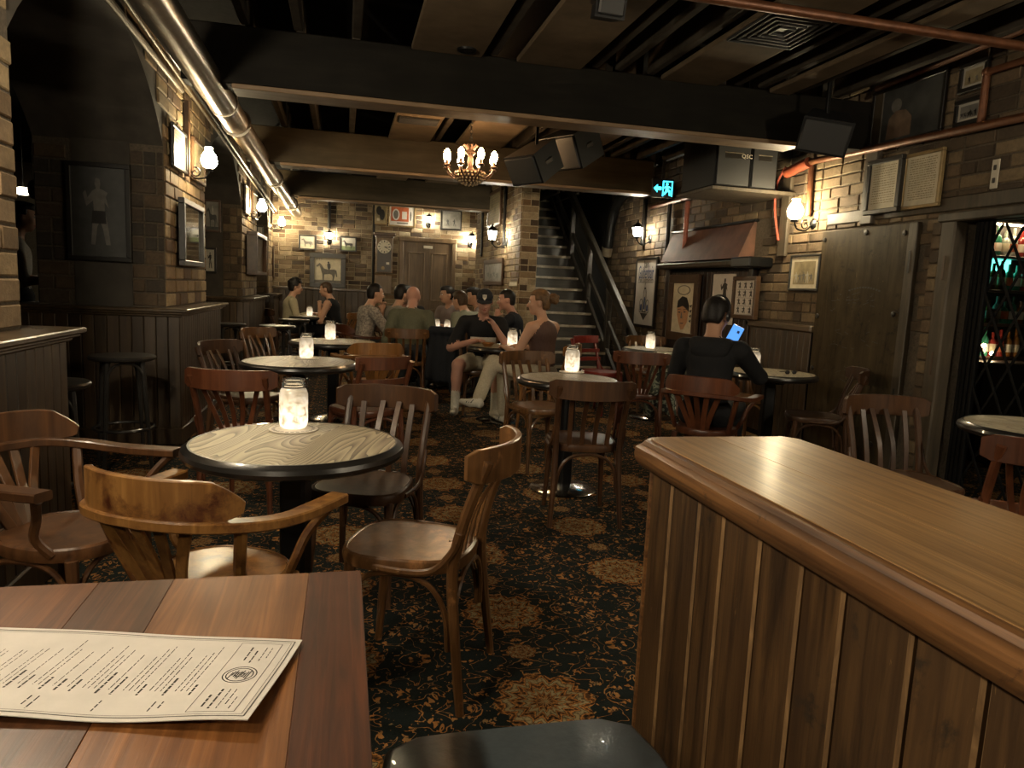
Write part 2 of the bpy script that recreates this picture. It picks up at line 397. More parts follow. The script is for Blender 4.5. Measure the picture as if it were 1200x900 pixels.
def clearglass():
    m, n, l, b = nodes('glass')
    b.inputs['Base Color'].default_value = (.9, .92, .9, 1); b.inputs['Roughness'].default_value = .05; b.inputs['Transmission Weight'].default_value = .95; b.inputs['IOR'].default_value = 1.2
    m, n, l, b = nodes('beer')
    b.inputs['Base Color'].default_value = (.75, .45, .08, 1); b.inputs['Roughness'].default_value = .1; b.inputs['Transmission Weight'].default_value = .6
clearglass()
wood('plank_a', (.025, .008, .004), (.15, .046, .017), .4, spec=.35, grain=(60, 2.6, 60), coat=.1, vary=.05)
wood('plank_b', (.10, .034, .009), (.38, .155, .046), .4, spec=.35, grain=(50, 2, 50), coat=.1, vary=.05)
wood('plank_c', (.035, .014, .006), (.17, .066, .025), .4, spec=.35, grain=(60, 2, 60), coat=.1, vary=.05)
wood('plank_d', (.06, .02, .006), (.27, .10, .031), .4, spec=.35, grain=(55, 2.4, 55), coat=.1, vary=.05)
plain('duct_warm', (.42, .30, .18), .33, 1.0, .2)
# ------------------------------------------------------------------ bricks and planks, piece by piece
def _brickmesh(k, mat):
    key = ('brick', k, mat)
    if key not in CACHE:
        rn = random.Random(k*13+5); j = lambda a: a*(1-rn.random()*.05)
        c = .06; mb = MB()
        # unit brick: x along, y out of the wall (0..1), z up; front edges eased
        fr = [(-.5+c*.4, 1, -.5+c), (.5-c*.4, 1, -.5+c), (.5-c*.4, 1, .5-c), (-.5+c*.4, 1, .5-c)]
        md = [(-.5, .55, -.5), (.5, .55, -.5), (.5, .55, .5), (-.5, .55, .5)]
        bk = [(-.5, 0, -.5), (.5, 0, -.5), (.5, 0, .5), (-.5, 0, .5)]
        J = lambda ps: [(j(a), b_*(1-rn.random()*.12), j(c_)) for a, b_, c_ in ps]
        mb.rings([bk, J(md), J(fr)])
        CACHE[key] = mb.mesh('brick', mat, False)
    return CACHE[key]
CACHE = {}
def bricks(parent, org, ux, nx, u0, u1, z0, z1, mat, keep=None, L=.235, H=.083, J=.011, D=.012, nmax=250, rnd=3, label=None):
    """running bond on the plane through org with horizontal axis ux and outward normal nx"""
    rn = random.Random(rnd); U = Vector(ux); N = Vector(nx); O = Vector(org); todo = []
    ang = math.atan2(U.y, U.x)
    flip = Vector((-math.sin(ang), math.cos(ang), 0)).dot(N) < 0
    nrow = int((z1-z0)/H)
    for r in range(nrow):
        z = z0+(r+.5)*H
        x = u0-(r % 2)*L*.5
        while x < u1-.03:
            ln = L if rn.random() > .22 else L*.5
            a = max(x, u0); b_ = min(x+ln, u1); x += ln
            if b_-a < .04: continue
            c = O+U*((a+b_)/2); c.z = z
            if keep and not keep((a+b_)/2, z, (b_-a)/2, H/2): continue
            todo.append((dist_px(c), c, b_-a-J, H-J, D*(.75+rn.random()*.5), rn.randrange(4)))
    todo.sort(key=lambda t: t[0])
    rz = ang+(PI if flip else 0)
    for d, c, ln, h, dp, k in todo[:nmax]:
        link('brick', _brickmesh(k, mat), parent, c, (0, 0, rz), (ln, dp, h))
    if len(todo) > nmax:
        mb = MB()
        for d, c, ln, h, dp, k in todo[nmax:]:
            i0 = len(mb.v); me = _brickmesh(k, mat)
            mb.add([v.co for v in me.vertices], [p.vertices for p in me.polygons])
            mb.xf(Matrix.Translation(c) @ Matrix.Rotation(rz, 4, 'Z') @ Matrix.Diagonal((ln, dp, h, 1)), i0)
        o = obj('bricks', mb, mat, parent, smooth=False); o['kind'] = 'stuff'
def planks(parent, a, b, z0, z1, normal, mat, wid=.085, th=.016, gap=.003, name='plank', rnd=1):
    """vertical boards from a to b (xy), sticking th out along normal"""
    A = Vector((a[0], a[1], 0)); B = Vector((b[0], b[1], 0)); n = max(1, round((B-A).length/wid)); wd = (B-A).length/n
    key = ('plank', round(wd, 4), round(z1-z0, 3), th, mat)
    if key not in CACHE:
        CACHE[key] = MB().bbox((-wd/2+gap/2, 0, 0), (wd/2-gap/2, th, z1-z0), .005).mesh('plank', mat, False)
    U = (B-A).normalized(); ang = math.atan2(U.y, U.x)
    if Vector((-math.sin(ang), math.cos(ang), 0)).dot(Vector(normal)) < 0: ang += PI
    for i in range(n):
        p = A+U*wd*(i+.5); link(name, CACHE[key], parent, (p.x, p.y, z0), (0, 0, ang))
# ------------------------------------------------------------------ floor and ceiling
struct('floor', MB().box((-6, -2.2, -.12), (6.5, 14.6, 0)), 'carpet', 'dark patterned carpet with orange floral medallions', smooth=False)
ceil = struct('ceiling', MB().box((-6, -2.2, 3.12), (6.5, 14.6, 3.25)), 'ceiling_black', 'black ceiling deck with exposed joists and tan panels', smooth=False)
XL_ = -1.0; BY = (5.05, 8.05, 11.05)
# joists run away from the camera between the cross beams
for x in (-.62, -.30, .06, .96, 1.68, 1.86, 2.10, 2.78, 2.98, 3.30, 3.62):
    for y0, y1 in ((-2.2, 4.95), (5.15, 7.95), (8.15, 10.95), (11.15, 14.4)):
        obj('joist', MB().bbox((x-.028, y0, 2.86), (x+.028, y1, 3.12), .006), 'joist', ceil, smooth=False)
for x0, x1, y0, y1 in ((.41, .88, -2.2, 4.95), (1.12, 1.58, -2.2, 4.95), (2.18, 2.62, -2.2, 4.95), (3.05, 3.22, -2.2, 4.95),
                       (.44, .88, 5.2, 7.95), (1.16, 1.66, 5.2, 7.95), (2.18, 2.62, 5.2, 7.95), (.44, .88, 8.2, 10.95), (1.16, 1.66, 8.2, 10.95), (.44, 1.66, 11.2, 14.4)):
    obj('ceiling_panel', MB().bbox((x0, y0, 2.835), (x1, y1, 2.87), .006), 'ceiling_panel', ceil, smooth=False)

for i, (y, x1, x0s, x1s, mat) in enumerate(((BY[0], 4.0, -.70, 3.36, 'beam_black'), (BY[1], 3.5, -.66, 3.48, 'beam_brown'), (BY[2], 2.2, -.66, 2.18, 'beam_brown'))):
    t = struct('trim_%d' % (i+1), MB().bbox((XL_, y-.09, 2.505), (x1, y+.09, 2.86), .008), mat, ('near-black cross beam under the ceiling', 'brown cross beam behind the chandelier', 'brown cross beam nearest the back wall')[i], smooth=False)
    obj('strip', MB().bbox((x0s, y-.11, 2.475), (x1s, y+.11, 2.505), .004), 'beam_strip', t, smooth=False)
# ------------------------------------------------------------------ left wall: piers and arches
XL = -1.33; XB = -2.2
piers = ((-2.2, 3.41, 'n'), (5.97, 7.57, 'a'), (10.15, 11.75, 'b'), (13.55, 14.4, 'c'))
ZS, ZR = 2.25, .60
mb = MB()
for (a0, a1, _), (b0, b1, _) in zip(piers[:-1], piers[1:]):
    n = 24; y = [a1+(b0-a1)*i/n for i in range(n+1)]
    half = (b0-a1)/2; rad = (half*half+ZR*ZR)/(2*ZR); zc = ZS+ZR-rad
    z = [zc+math.sqrt(max(0, rad*rad-(q-(a1+b0)/2)**2)) for q in y]
    for i in range(n):
        mb.add([(XL, y[i], z[i]), (XL, y[i+1], z[i+1]), (XL, y[i+1], 3.12), (XL, y[i], 3.12), (XB, y[i], z[i]), (XB, y[i+1], z[i+1]), (XB, y[i+1], 3.12), (XB, y[i], 3.12)],
               [(0, 1, 2, 3), (4, 7, 6, 5), (0, 4, 5, 1)])
wl = struct('wall_left', mb, 'plaster_dark', 'brick wall of piers and arches along the left side', smooth=False)
for a, b, k in piers:
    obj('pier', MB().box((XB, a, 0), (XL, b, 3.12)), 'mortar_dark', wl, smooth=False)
def above_arch(y, z, hw=.1, hh=.04):
    for (a0, a1, _), (b0, b1, _) in zip(piers[:-1], piers[1:]):
        if a1-.02 < y < b0+.02:
            half = (b0-a1)/2; rad = (half*half+ZR*ZR)/(2*ZR); zc = ZS+ZR-rad
            return all(z-hh > zc+math.sqrt(max(0, rad*rad-(yy-(a1+b0)/2)**2))+.005 for yy in (max(a1, min(b0, y-hw)), max(a1, min(b0, y+hw))))
    return True
for i, (a, b, k) in enumerate(piers): bricks(wl, (XL, 0, 0), (0, 1, 0), (1, 0, 0), max(a, 2.2), b, 1.05, 2.205, 'brick_tan', None, L=.30, H=.105, nmax=(44, 90, 60, 0)[i], rnd=11+i)
bricks(wl, (XL, 0, 0), (0, 1, 0), (1, 0, 0), 2.2, 14.4, 2.205, 3.1, 'brick_tan', above_arch, L=.30, H=.105, nmax=90, rnd=17)
# pier ends that face the camera: quoins at both edges, plaster between
for a, b, k in piers[1:]:
    w2 = lambda u, z, hw, hh: (int((z-1.04)/.105) % 2 == 0) or hw > .07
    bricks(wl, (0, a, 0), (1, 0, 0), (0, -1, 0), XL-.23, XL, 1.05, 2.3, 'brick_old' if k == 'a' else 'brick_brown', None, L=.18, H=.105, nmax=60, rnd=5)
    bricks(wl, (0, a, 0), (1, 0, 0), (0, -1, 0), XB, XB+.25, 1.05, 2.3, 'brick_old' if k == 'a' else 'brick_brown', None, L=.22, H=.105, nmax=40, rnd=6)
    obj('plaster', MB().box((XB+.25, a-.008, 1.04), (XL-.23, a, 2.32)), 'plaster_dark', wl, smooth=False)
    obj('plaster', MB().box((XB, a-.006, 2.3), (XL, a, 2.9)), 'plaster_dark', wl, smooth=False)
# panelled plinth round each pier, with a moulded ledge on top
XW = -1.205
for a, b, k in ((-2.2, 3.55, 'n'), (5.83, 7.68, 'a'), (10.0, 11.85, 'b'), (13.4, 14.4, 'c')):
    wn = obj('wainscot', MB().box((XB-.1, a+.016, 0), (XW-.016, b-.016, 1.0)), 'black_paint', wl, smooth=False)
    a2 = max(a, .4)
    planks(wn, (XW-.016, a2), (XW-.016, b), .12, .985, (1, 0, 0), 'wainscot')
    if a > 0: planks(wn, (XB-.1, a+.016), (XW, a+.016), .12, .985, (0, -1, 0), 'wainscot')
    if b < 14: planks(wn, (XB-.1, b-.016), (XW, b-.016), .12, .985, (0, 1, 0), 'wainscot')
    sk = MB().bbox((XB-.1, a-.012 if a > 0 else a, 0), (XW+.014, b+.012 if b < 14 else b, .13), .008); obj('skirting', sk, 'wainscot', wn, smooth=False)
    # moulded ledge, stepped profile
    lg = MB(); e = .0
    for o_, z0, z1 in ((.02, .985, 1.003), (.045, 1.003, 1.02), (.065, 1.02, 1.045)):
        lg.bbox((XB-.1-o_, a-(o_ if a > 0 else 0), z0), (XW+o_, b+(o_ if b < 14 else 0), z1), .006)
    obj('ledge', lg, 'ledge', wn, smooth=False)
# ------------------------------------------------------------------ back wall
YB = 14.4
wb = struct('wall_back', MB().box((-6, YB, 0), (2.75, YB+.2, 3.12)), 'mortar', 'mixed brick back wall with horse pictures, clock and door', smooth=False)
DX0, DX1, DZ = 1.125, 2.11, 2.16
bricks(wb, (0, YB, 0), (1, 0, 0), (0, -1, 0), XL, .52, 1.18, 3.0, 'brick_dusky', None, nmax=0, rnd=21)
bricks(wb, (0, YB, 0), (1, 0, 0), (0, -1, 0), .56, 2.70, .1, 3.0, 'brick_mixed', lambda u, z, hw, hh: not (DX0-.12 < u < DX1+.05 and z < DZ+.05), nmax=0, rnd=22)
wn = obj('wainscot', MB().box((XL, YB-.05, 0), (.52, YB, 1.14)), 'black_paint', wb, smooth=False)
planks(wn, (XL, YB-.05), (.52, YB-.05), .02, 1.13, (0, -1, 0), 'wainscot', wid=.12)
obj('ledge', MB().bbox((XL, YB-.12, 1.13), (.53, YB, 1.18), .01), 'ledge', wn, smooth=False)
obj('conduit', MB().tube([(.555, YB-.03, 0), (.555, YB-.03, 2.9)], .022, 8), 'black_metal', wb)
# door in the back wall
dr = struct('door_1', MB().bbox((DX0, YB-.035, 0), (DX1, YB-.002, DZ), .004), 'door_wood', 'brown panelled wooden door in the back wall', smooth=False)
for x0, x1 in ((DX0-.075, DX0+.01), (DX1-.01, DX1+.06)): obj('door_frame', MB().bbox((x0, YB-.07, 0), (x1, YB, DZ+.02), .008), 'door_wood', dr, smooth=False)
obj('door_frame', MB().bbox((DX0-.09, YB-.08, DZ), (DX1+.07, YB, DZ+.085), .01), 'door_wood', dr, smooth=False)
mx = (DX0+DX1)/2
for x0, x1 in ((DX0+.10, mx-.06), (mx+.06, DX1-.10)):
    for z0, z1 in ((.18, .85), (1.0, DZ-.2)):
        m = MB()
        for p, q in (((x0, z0), (x1, z0+.03)), ((x0, z1-.03), (x1, z1)), ((x0, z0), (x0+.03, z1)), ((x1-.03, z0), (x1, z1))):
            m.bbox((p[0], YB-.055, p[1]), (q[0], YB-.034, q[1]), .006)
        pm = obj('panel', m, 'door_wood', dr, smooth=False)
obj('name_plate', MB().bbox((mx-.09, YB-.045, DZ-.12), (mx+.09, YB-.034, DZ-.065), .02), 'white_plate', dr)
# ------------------------------------------------------------------ brick nib, spur wall and stair void
mb = MB().box((2.2, 9.0, 0), (2.42, 12.2, 3.12)).box((2.70, 12.9, 0), (2.85, YB, 3.12))
ws = struct('wall_middle', mb, 'mortar', 'brick spur wall beside the dark staircase', smooth=False)
bricks(ws, (2.2, 0, 0), (0, 1, 0), (-1, 0, 0), 9.0, 12.2, .05, 3.0, 'brick_tan', None, nmax=60, rnd=31)
bricks(ws, (0, 9.0, 0), (1, 0, 0), (0, -1, 0), 2.2, 2.42, .05, 2.9, 'brick_mixed', None, L=.22, nmax=60, rnd=32)
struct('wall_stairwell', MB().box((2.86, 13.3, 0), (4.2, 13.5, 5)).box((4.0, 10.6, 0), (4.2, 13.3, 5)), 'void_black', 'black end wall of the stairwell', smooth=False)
# ------------------------------------------------------------------ right wall
XR = 4.0; GY0, GY1, GZ = 2.0, 4.06, 1.90
mb = MB().box((XR, GY1, 0), (XR+.25, 10.6, 3.12)).box((XR, -2.2, GZ), (XR+.25, GY1, 3.12)).box((XR, -2.2, 0), (XR+.25, GY0, GZ))
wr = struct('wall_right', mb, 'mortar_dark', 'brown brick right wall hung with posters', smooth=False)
def keepR(u, z, hw, hh):
    if 6.42 < u+hw and u-hw < 8.32 and z < 2.12: return False
    if u < GY1+.12 and z < GZ+.04: return False
    if 4.36 < u < 5.40 and z < 1.92: return False
    return True
bricks(wr, (XR, 0, 0), (0, 1, 0), (-1, 0, 0), 2.4, 10.6, 1.13, 3.1, 'brick_brown', keepR, L=.24, H=.088, nmax=300, rnd=41)
bricks(wr, (XR, 0, 0), (0, 1, 0), (-1, 0, 0), 8.32, 10.6, .05, 1.12, 'brick_brown', None, nmax=0, rnd=42)
wn = obj('wainscot', MB().box((XR-.035, 5.42, 0), (XR, 6.42, 1.06)), 'black_paint', wr, smooth=False)
planks(wn, (XR-.035, 5.42), (XR-.035, 6.42), .05, 1.05, (-1, 0, 0), 'wainscot')
obj('ledge', MB().bbox((XR-.075, 5.40, 1.05), (XR, 6.44, 1.11), .012), 'ledge', wn, smooth=False)
# dark boarded recess that carries the posters
wn = obj('poster_boarding', MB().box((XR-.03, 6.42, 0), (XR, 8.32, 1.64)), 'black_paint', wr, smooth=False)
planks(wn, (XR-.03, 6.42), (XR-.03, 8.32), .05, 1.60, (-1, 0, 0), 'dark_panel', wid=.09)
obj('recess_post', MB().bbox((XR-.075, 6.38, 0), (XR, 6.45, 1.66), .008), 'dark_panel', wn, smooth=False)
obj('recess_post', MB().bbox((XR-.075, 8.24, 0), (XR, 8.34, 1.66), .008), 'dark_panel', wn, smooth=False)
obj('shelf', MB().bbox((XR-.22, 6.2, 1.64), (XR, 8.34, 1.70), .012), 'timber', wr, smooth=False)
obj('shelf_bracket', MB().bbox((XR-.26, 6.15, 1.62), (XR, 6.5, 1.72), .012), 'black_metal', wr, smooth=False)
mb = MB(); mb.rings([[(XR-.18, 6.5, 1.72), (XR-.18, 8.3, 1.72), (XR, 8.3, 1.72), (XR, 6.5, 1.72)], [(XR-.03, 6.5, 2.08), (XR-.03, 8.3, 2.08), (XR, 8.3, 2.08), (XR, 6.5, 2.08)]])
obj('sloped_hood', mb, 'rust', wr, smooth=False)
obj('hood_edge', MB().bbox((XR-.05, 6.45, 2.08), (XR, 8.32, 2.11), .006), 'black_metal', wr, smooth=False)
obj('timber_post', MB().bbox((XR-.05, 4.83, 1.93), (XR, 4.97, 3.1), .01), 'timber', wr, smooth=False)
obj('timber_post', MB().bbox((XR-.04, 5.93, 1.72), (XR, 6.06, 2.45), .01), 'timber', wr, smooth=False)
obj('lintel', MB().bbox((XR-.06, GY0-.2, GZ-.015), (XR+.05, GY1+.12, GZ+.05), .01), 'timber', wr, smooth=False)
obj('lintel', MB().bbox((XR-.02, 2.2, GZ+.06), (XR, 5.4, GZ+.16), .01), 'timber', wr, smooth=False)
# stretch of right wall behind the stairs
# near walls behind the camera close the room
struct('wall_near', MB().box((-6, -2.4, 0), (6.5, -2.2, 3.12)), 'plaster_dark', smooth=False)
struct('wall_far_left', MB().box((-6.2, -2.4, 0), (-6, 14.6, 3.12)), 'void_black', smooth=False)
struct('wall_bar', MB().box((6.3, -2.2, 0), (6.5, 9.6, 3.12)).box((4.25, 5.5, 0), (6.4, 5.6, 3.12)), 'bar_green', 'dim green back wall of the bar behind the gate', smooth=False)
# ------------------------------------------------------------------ stairs
st = thing('staircase', 'dark wooden staircase climbing beside the brick spur wall', 'staircase', (2.95, 8.7, 0))
SX0, SX1 = 2.43, 3.5
def cached_nosing():
    if 'nosing' not in CACHE: CACHE['nosing'] = MB().bbox((SX0-2.95, -.012, -.022), (SX1-2.95, .012, .014), .004).mesh('nosing', 'nosing', False)
    return CACHE['nosing']
for i in range(18):
    z = .17*(i+1); y = 8.75+.225*i
    link('tread', MB().bbox((SX0-2.95, y-8.7-.025, z-.03), (SX1-2.95, y-8.7+.235, z), .006).mesh('tread', 'stair_wood', False), st)
    link('nosing', cached_nosing(), st, (0, y-8.7-.03, z-.012))
    link('riser', MB().box((SX0-2.95, y-8.7, z-.17), (SX1-2.95, y-8.7+.015, z-.03)).mesh('riser', 'stair_wood', False), st)
def slope(y): return .17+(y-8.75)/.225*.17
mb = MB()
for off0, off1, x in ((-.22, .08, SX1),):
    y0, y1 = 8.62, 12.7
    mb.rings([[(x-2.95, y0-8.7, max(0, slope(y0)+off0)), (x-2.95+.04, y0-8.7, max(0, slope(y0)+off0)), (x-2.95+.04, y0-8.7, slope(y0)+off1), (x-2.95, y0-8.7, slope(y0)+off1)],
              [(x-2.95, y1-8.7, slope(y1)+off0), (x-2.95+.04, y1-8.7, slope(y1)+off0), (x-2.95+.04, y1-8.7, slope(y1)+off1), (x-2.95, y1-8.7, slope(y1)+off1)]])
obj('stringer', mb, 'stair_wood', st, smooth=False)
x = SX1+.02-2.95
obj('handrail', MB().rectsweep([(x, 8.25-8.7, .76), (x, 12.2-8.7, 3.62)], .07, .13), 'stair_wood', st, smooth=False)
obj('rail', MB().rectsweep([(x, 8.5-8.7, .42), (x, 12.2-8.7, 3.1)], .04, .07), 'stair_wood', st, smooth=False)
for y in (8.4, 9.2, 10.1, 11.0):
    z1 = .76+(y-8.25)*.724
    obj('newel_post', MB().bbox((x-.035, y-8.735, max(0, slope(y)-.2)), (x+.035, y-8.665, z1+.04), .006), 'stair_wood', st, smooth=False)
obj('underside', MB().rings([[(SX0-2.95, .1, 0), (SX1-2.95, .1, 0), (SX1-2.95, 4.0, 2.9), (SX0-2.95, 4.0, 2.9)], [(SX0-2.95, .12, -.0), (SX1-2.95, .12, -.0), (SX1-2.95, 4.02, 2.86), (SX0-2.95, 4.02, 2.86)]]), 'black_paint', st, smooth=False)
# ------------------------------------------------------------------ wall lamps
def scroll(mb, cx, cz, r0, r1, turns, y=0, w_=.006, start=0, n=28, flip=1):
    mb.tube([(cx+flip*(r0+(r1-r0)*i/n)*math.cos(start+turns*2*PI*i/n), y, cz+(r0+(r1-r0)*i/n)*math.sin(start+turns*2*PI*i/n)) for i in range(n+1)], w_, 6)
def sconce(bulb, wallx, label, sgn, glow='shade_glow'):
    """bulb: centre of glass shade; scroll arm runs back to the wall at x = wallx (local x points into the room)"""
    d = abs(bulb[0]-wallx)
    t = thing('wall_sconce', label, 'wall lamp', (wallx, bulb[1], bulb[2]), 0 if sgn > 0 else PI, 'glass-shaded wall sconces')
    obj('back_plate', MB().lathe([(.001, 0), (.05, 0), (.05, .012), (.035, .025), (.001, .03)], n=16).xf(Matrix.Translation((0, 0, -.10)) @ Matrix.Rotation(PI/2, 4, 'Y')), 'black_metal', t)
    m = MB(); m.tube(spline([(.02, 0, -.10), (d*.4, 0, -.16), (d*.85, 0, -.15), (d, 0, -.09)], 5), .008, 8); scroll(m, d*.45, -.115, .008, .045, 1.3)
    m.lathe([(.001, -.10), (.03, -.095), (.034, -.08), (.028, -.065), (.001, -.065)], (d, 0, 0), 12)
    obj('scroll_arm', m, 'black_metal', t)
    obj('glass_shade', MB().lathe([(.02, -.066), (.045, -.062), (.062, -.035), (.066, -.005), (.058, .03), (.04, .058), (.03, .075), (.031, .10), (.02, .101)], (d, 0, 0), 20), glow, t)
    return t
def at_x(px, py, X): return P(px, py, X=X)
for (px, py), lab in (((245, 187), 'left-wall sconce nearest the camera, above the tall framed mirror'), ((307, 242), 'left-wall sconce in the middle of the row'), ((337, 267), 'left-wall sconce furthest back, by the end of the silver duct')):
    b = at_x(px, py, XL+.20); b.y = min(b.y, 14.0)
    sconce(b, XL, lab, 1)
sconce(at_x(932, 247, XR-.20), XR, 'bright sconce on the right wall beside the red pipe', -1)
# unseen sconces added beside and behind the camera to brighten the foreground
sconce((XL+.2, 2.35, 2.12), XL, 'added fill sconce on the left pier beside the camera, outside the picture', 1, 'fill_shade_glow')
sconce((XL+.2, -.6, 2.12), XL, 'added left-wall fill sconce behind the camera', 1, 'fill_shade_glow')
sconce((XL+.2, .85, 2.12), XL, 'added left-wall fill sconce level with the camera, outside the picture', 1, 'fill_shade_glow')
sconce((XR-.2, -.9, 2.12), XR, 'second added right-wall fill sconce behind the camera', -1, 'fill_shade_glow')
sconce((XR-.2, .6, 2.12), XR, 'added right-wall fill sconce behind the camera', -1, 'fill_shade_glow')
def lantern(p, wall, normal, label, arm=.16, s=1.0, cond=0):
    """coach lantern; p = lantern centre, on a scroll arm from the wall point behind it"""
    ang = math.atan2(normal[1], normal[0])-0
    t = thing('wall_lantern', label, 'wall lamp', p, ang, 'black coach lanterns')
    def hexring(r, z): return [(r*math.cos(PI/3*i+PI/6)*s, r*math.sin(PI/3*i+PI/6)*s, z*s) for i in range(6)]
    obj('glass', MB().rings([hexring(.042, -.07), hexring(.068, .05)]), 'lantern_glow', t, smooth=False)
    m = MB()
    for i in range(6):
        a, b_ = hexring(.045, -.072)[i], hexring(.072, .052)[i]; m.tube([a, b_], .005*s, 5)
    m.tube(hexring(.045, -.072), .006*s, 5, closed=True); m.tube(hexring(.072, .052), .007*s, 5, closed=True)
    obj('cage', m, 'black_metal', t)
    obj('cap', MB().rings([hexring(.082, .052), hexring(.08, .062), hexring(.03, .105), hexring(.012, .115), hexring(.014, .135), hexring(.003, .15)]), 'black_metal', t, smooth=False)
    m = MB().lathe([(.001, -.13), (.018, -.125), (.01, -.10), (.03, -.085), (.04, -.072), (.001, -.072)], n=10)
    m.tube(spline([(0, 0, -.12), (-arm*.35, 0, -.17), (-arm*.8, 0, -.14), (-arm, 0, -.09)], 5), .008, 6)
    scroll(m, -arm*.5, -.11, .006, .03, 1.2)
    obj('arm', m, 'black_metal', t)
    obj('back_plate', MB().sphere((-arm, 0, -.09), .05, 12, 8, sc=(.35, 1, 1.3)), 'black_metal', t)
    return t
lantern(P(386, 276, Y=YB-.16), None, (0, -1), 'lantern between the two small horse pictures on the back wall', .14, .85)
lantern(P(503, 257, Y=YB-.16), None, (0, -1), 'lantern above the back door', .14, .85)
lantern(P(553, 280, Y=YB-.20), None, (0, -1), 'lantern right of the back door, level with its top', .18, 1.0)
lantern(P(577, 275, X=2.2-.22), None, (-1, 0), 'large lantern on the spur wall left of the staircase', .2, 1.0)
lantern(P(747, 271, X=XR-.2), None, (-1, 0), 'lantern above the tall lettered poster on the right wall', .19, 1.0)
# ------------------------------------------------------------------ chandelier
cp = P(551, 195, Y=6.5)
ch = thing('chandelier', 'ornate bronze chandelier with glowing bulbs and a beaded glass bowl', 'chandelier', (cp.x, cp.y, 2.86))
zc = cp.z-2.86
obj('ceiling_rose', MB().lathe([(.001, 0), (.055, 0), (.05, -.02), (.015, -.035), (.001, -.035)], n=16), 'black_metal', ch)
m = MB()
for i in range(int((-.02-(zc+.20))/.03)):
    z = -.03-i*.03; m.tube([(.012*math.cos(a)*(1 if i % 2 else .3), .012*math.cos(a)*(.3 if i % 2 else 1), z+.02*math.sin(a)) for a in [2*PI*q/8 for q in range(8)]], .003, 5, closed=True)
obj('chain', m, 'black_metal', ch)
plain('bronze', (.10, .06, .04), .4, .6, .3)
obj('stem', MB().lathe([(.001, .2), (.03, .19), (.012, .17), (.03, .15), (.045, .12), (.022, .09), (.028, .04), (.02, .0), (.04, -.03), (.05, -.06), (.001, -.07)], (0, 0, zc), 14), 'bronze', ch)
m = MB()
for i in range(8):
    a = 2*PI*i/8; m.tube([(r*math.cos(a), r*math.sin(a), zc+z) for r, z in ((.02, .12), (.035, .16), (.06, .185), (.075, .175))], [.008, .012, .01, .003], 5)
obj('leaf_crown', m, 'bronze', ch)
for i in range(8):
    a = 2*PI*i/8+.25; c_, s_ = math.cos(a), math.sin(a)
    arm = obj('arm', MB().tube([(r*c_, r*s_, zc+z) for r, z in ((.04, -.05), (.09, -.10), (.15, -.105), (.2, -.07), (.225, -.03))], .009, 6)
              .lathe([(.006, -.03), (.03, -.02), (.034, -.01), (.014, 0), (.014, .03), (.001, .03)], (.225*c_, .225*s_, zc), 10).tube([(r*c_, r*s_, zc+z) for r, z in ((.13, -.1), (.15, -.07), (.17, -.075), (.165, -.095))], .006, 5), 'bronze', ch)
    obj('bulb', MB().lathe([(.012, .03), (.026, .05), (.031, .075), (.025, .105), (.010, .125), (.001, .13)], (.225*c_, .225*s_, zc), 10), 'bulb_glow', arm)
prof = [(.135*math.sin(R(q)), -.075-.11*math.cos(R(q))+.02) for q in (90, 72, 54, 36, 18, 2)]
bowl = obj('bead_bowl', MB().lathe([(.137, -.045), (.14, -.06)]+prof, (0, 0, zc), 20), 'bronze', ch)
m = MB(); rn = random.Random(2)
for q in (85, 72, 58, 44, 30, 15):
    k = max(4, int(26*math.sin(R(q))))
    for j in range(k):
        a = 2*PI*(j+.5*(q % 2))/k; r = .139*math.sin(R(q)); m.sphere((r*math.cos(a), r*math.sin(a), zc-.055-.112*math.cos(R(q))), .010, 6, 4)
plain('crystal', (.5, .38, .24), .12, .3, .5, 0, 80)
b = obj('beads', m, 'crystal', bowl); b['kind'] = 'stuff'
# ------------------------------------------------------------------ chairs
def cached(key, fn):
    if key not in CACHE: CACHE[key] = fn()
    return CACHE[key]
def seat_outline(n=36, sx=.205, sy=.205, back=.86, p=3.2):
    out = []
    for i in range(n):
        a = 2*PI*i/n; c, s = math.cos(a), math.sin(a)
        k = (abs(c)**p+abs(s)**p)**(-1/p); x, y = sx*k*c, sy*k*s
        out.append((x*(1-(1-back)*(.5-y/(2*sy))), y))
    return out
def seat_mesh(wood_, round_=False):
    def f():
        o = seat_outline(p=2.3 if round_ else 3.2)
        m = MB(); S = lambda k, z: [(x*k, y*k, z) for x, y in o]
        m.rings([S(.93, .42), S(1, .425), S(1.02, .445), S(1, .462), S(.965, .468), S(.95, .464)], 0)
        m.rings([S(.95, .458), S(.95, .4645), S(.9, .462), S(.5, .455), S(.05, .454)], 1)
        return m.mesh('seat', [wood_, 'seat_shine'])
    return cached(('seat', wood_, round_), f)
def hoop(a, b, ztop, zlow, r=.0095):
    """bentwood arch between two legs"""
    A = Vector(a); B = Vector(b); q = lambda t, z: (A.x+(B.x-A.x)*t, A.y+(B.y-A.y)*t, z)
    return MB().tube(spline([q(0.02, zlow), q(.06, zlow+(ztop-zlow)*.55), q(.22, ztop-.02), q(.5, ztop), q(.78, ztop-.02), q(.94, zlow+(ztop-zlow)*.55), q(.98, zlow)], 4), r, 7)
def back_post(s, top=.80, wid=.185, lean=.295):
    return [(s*.20, -.235, 0), (s*.185, -.205, .25), (s*.18, -.19, .45), (s*wid, -.225, .62), (s*(wid+.005), -lean+.005, top)]
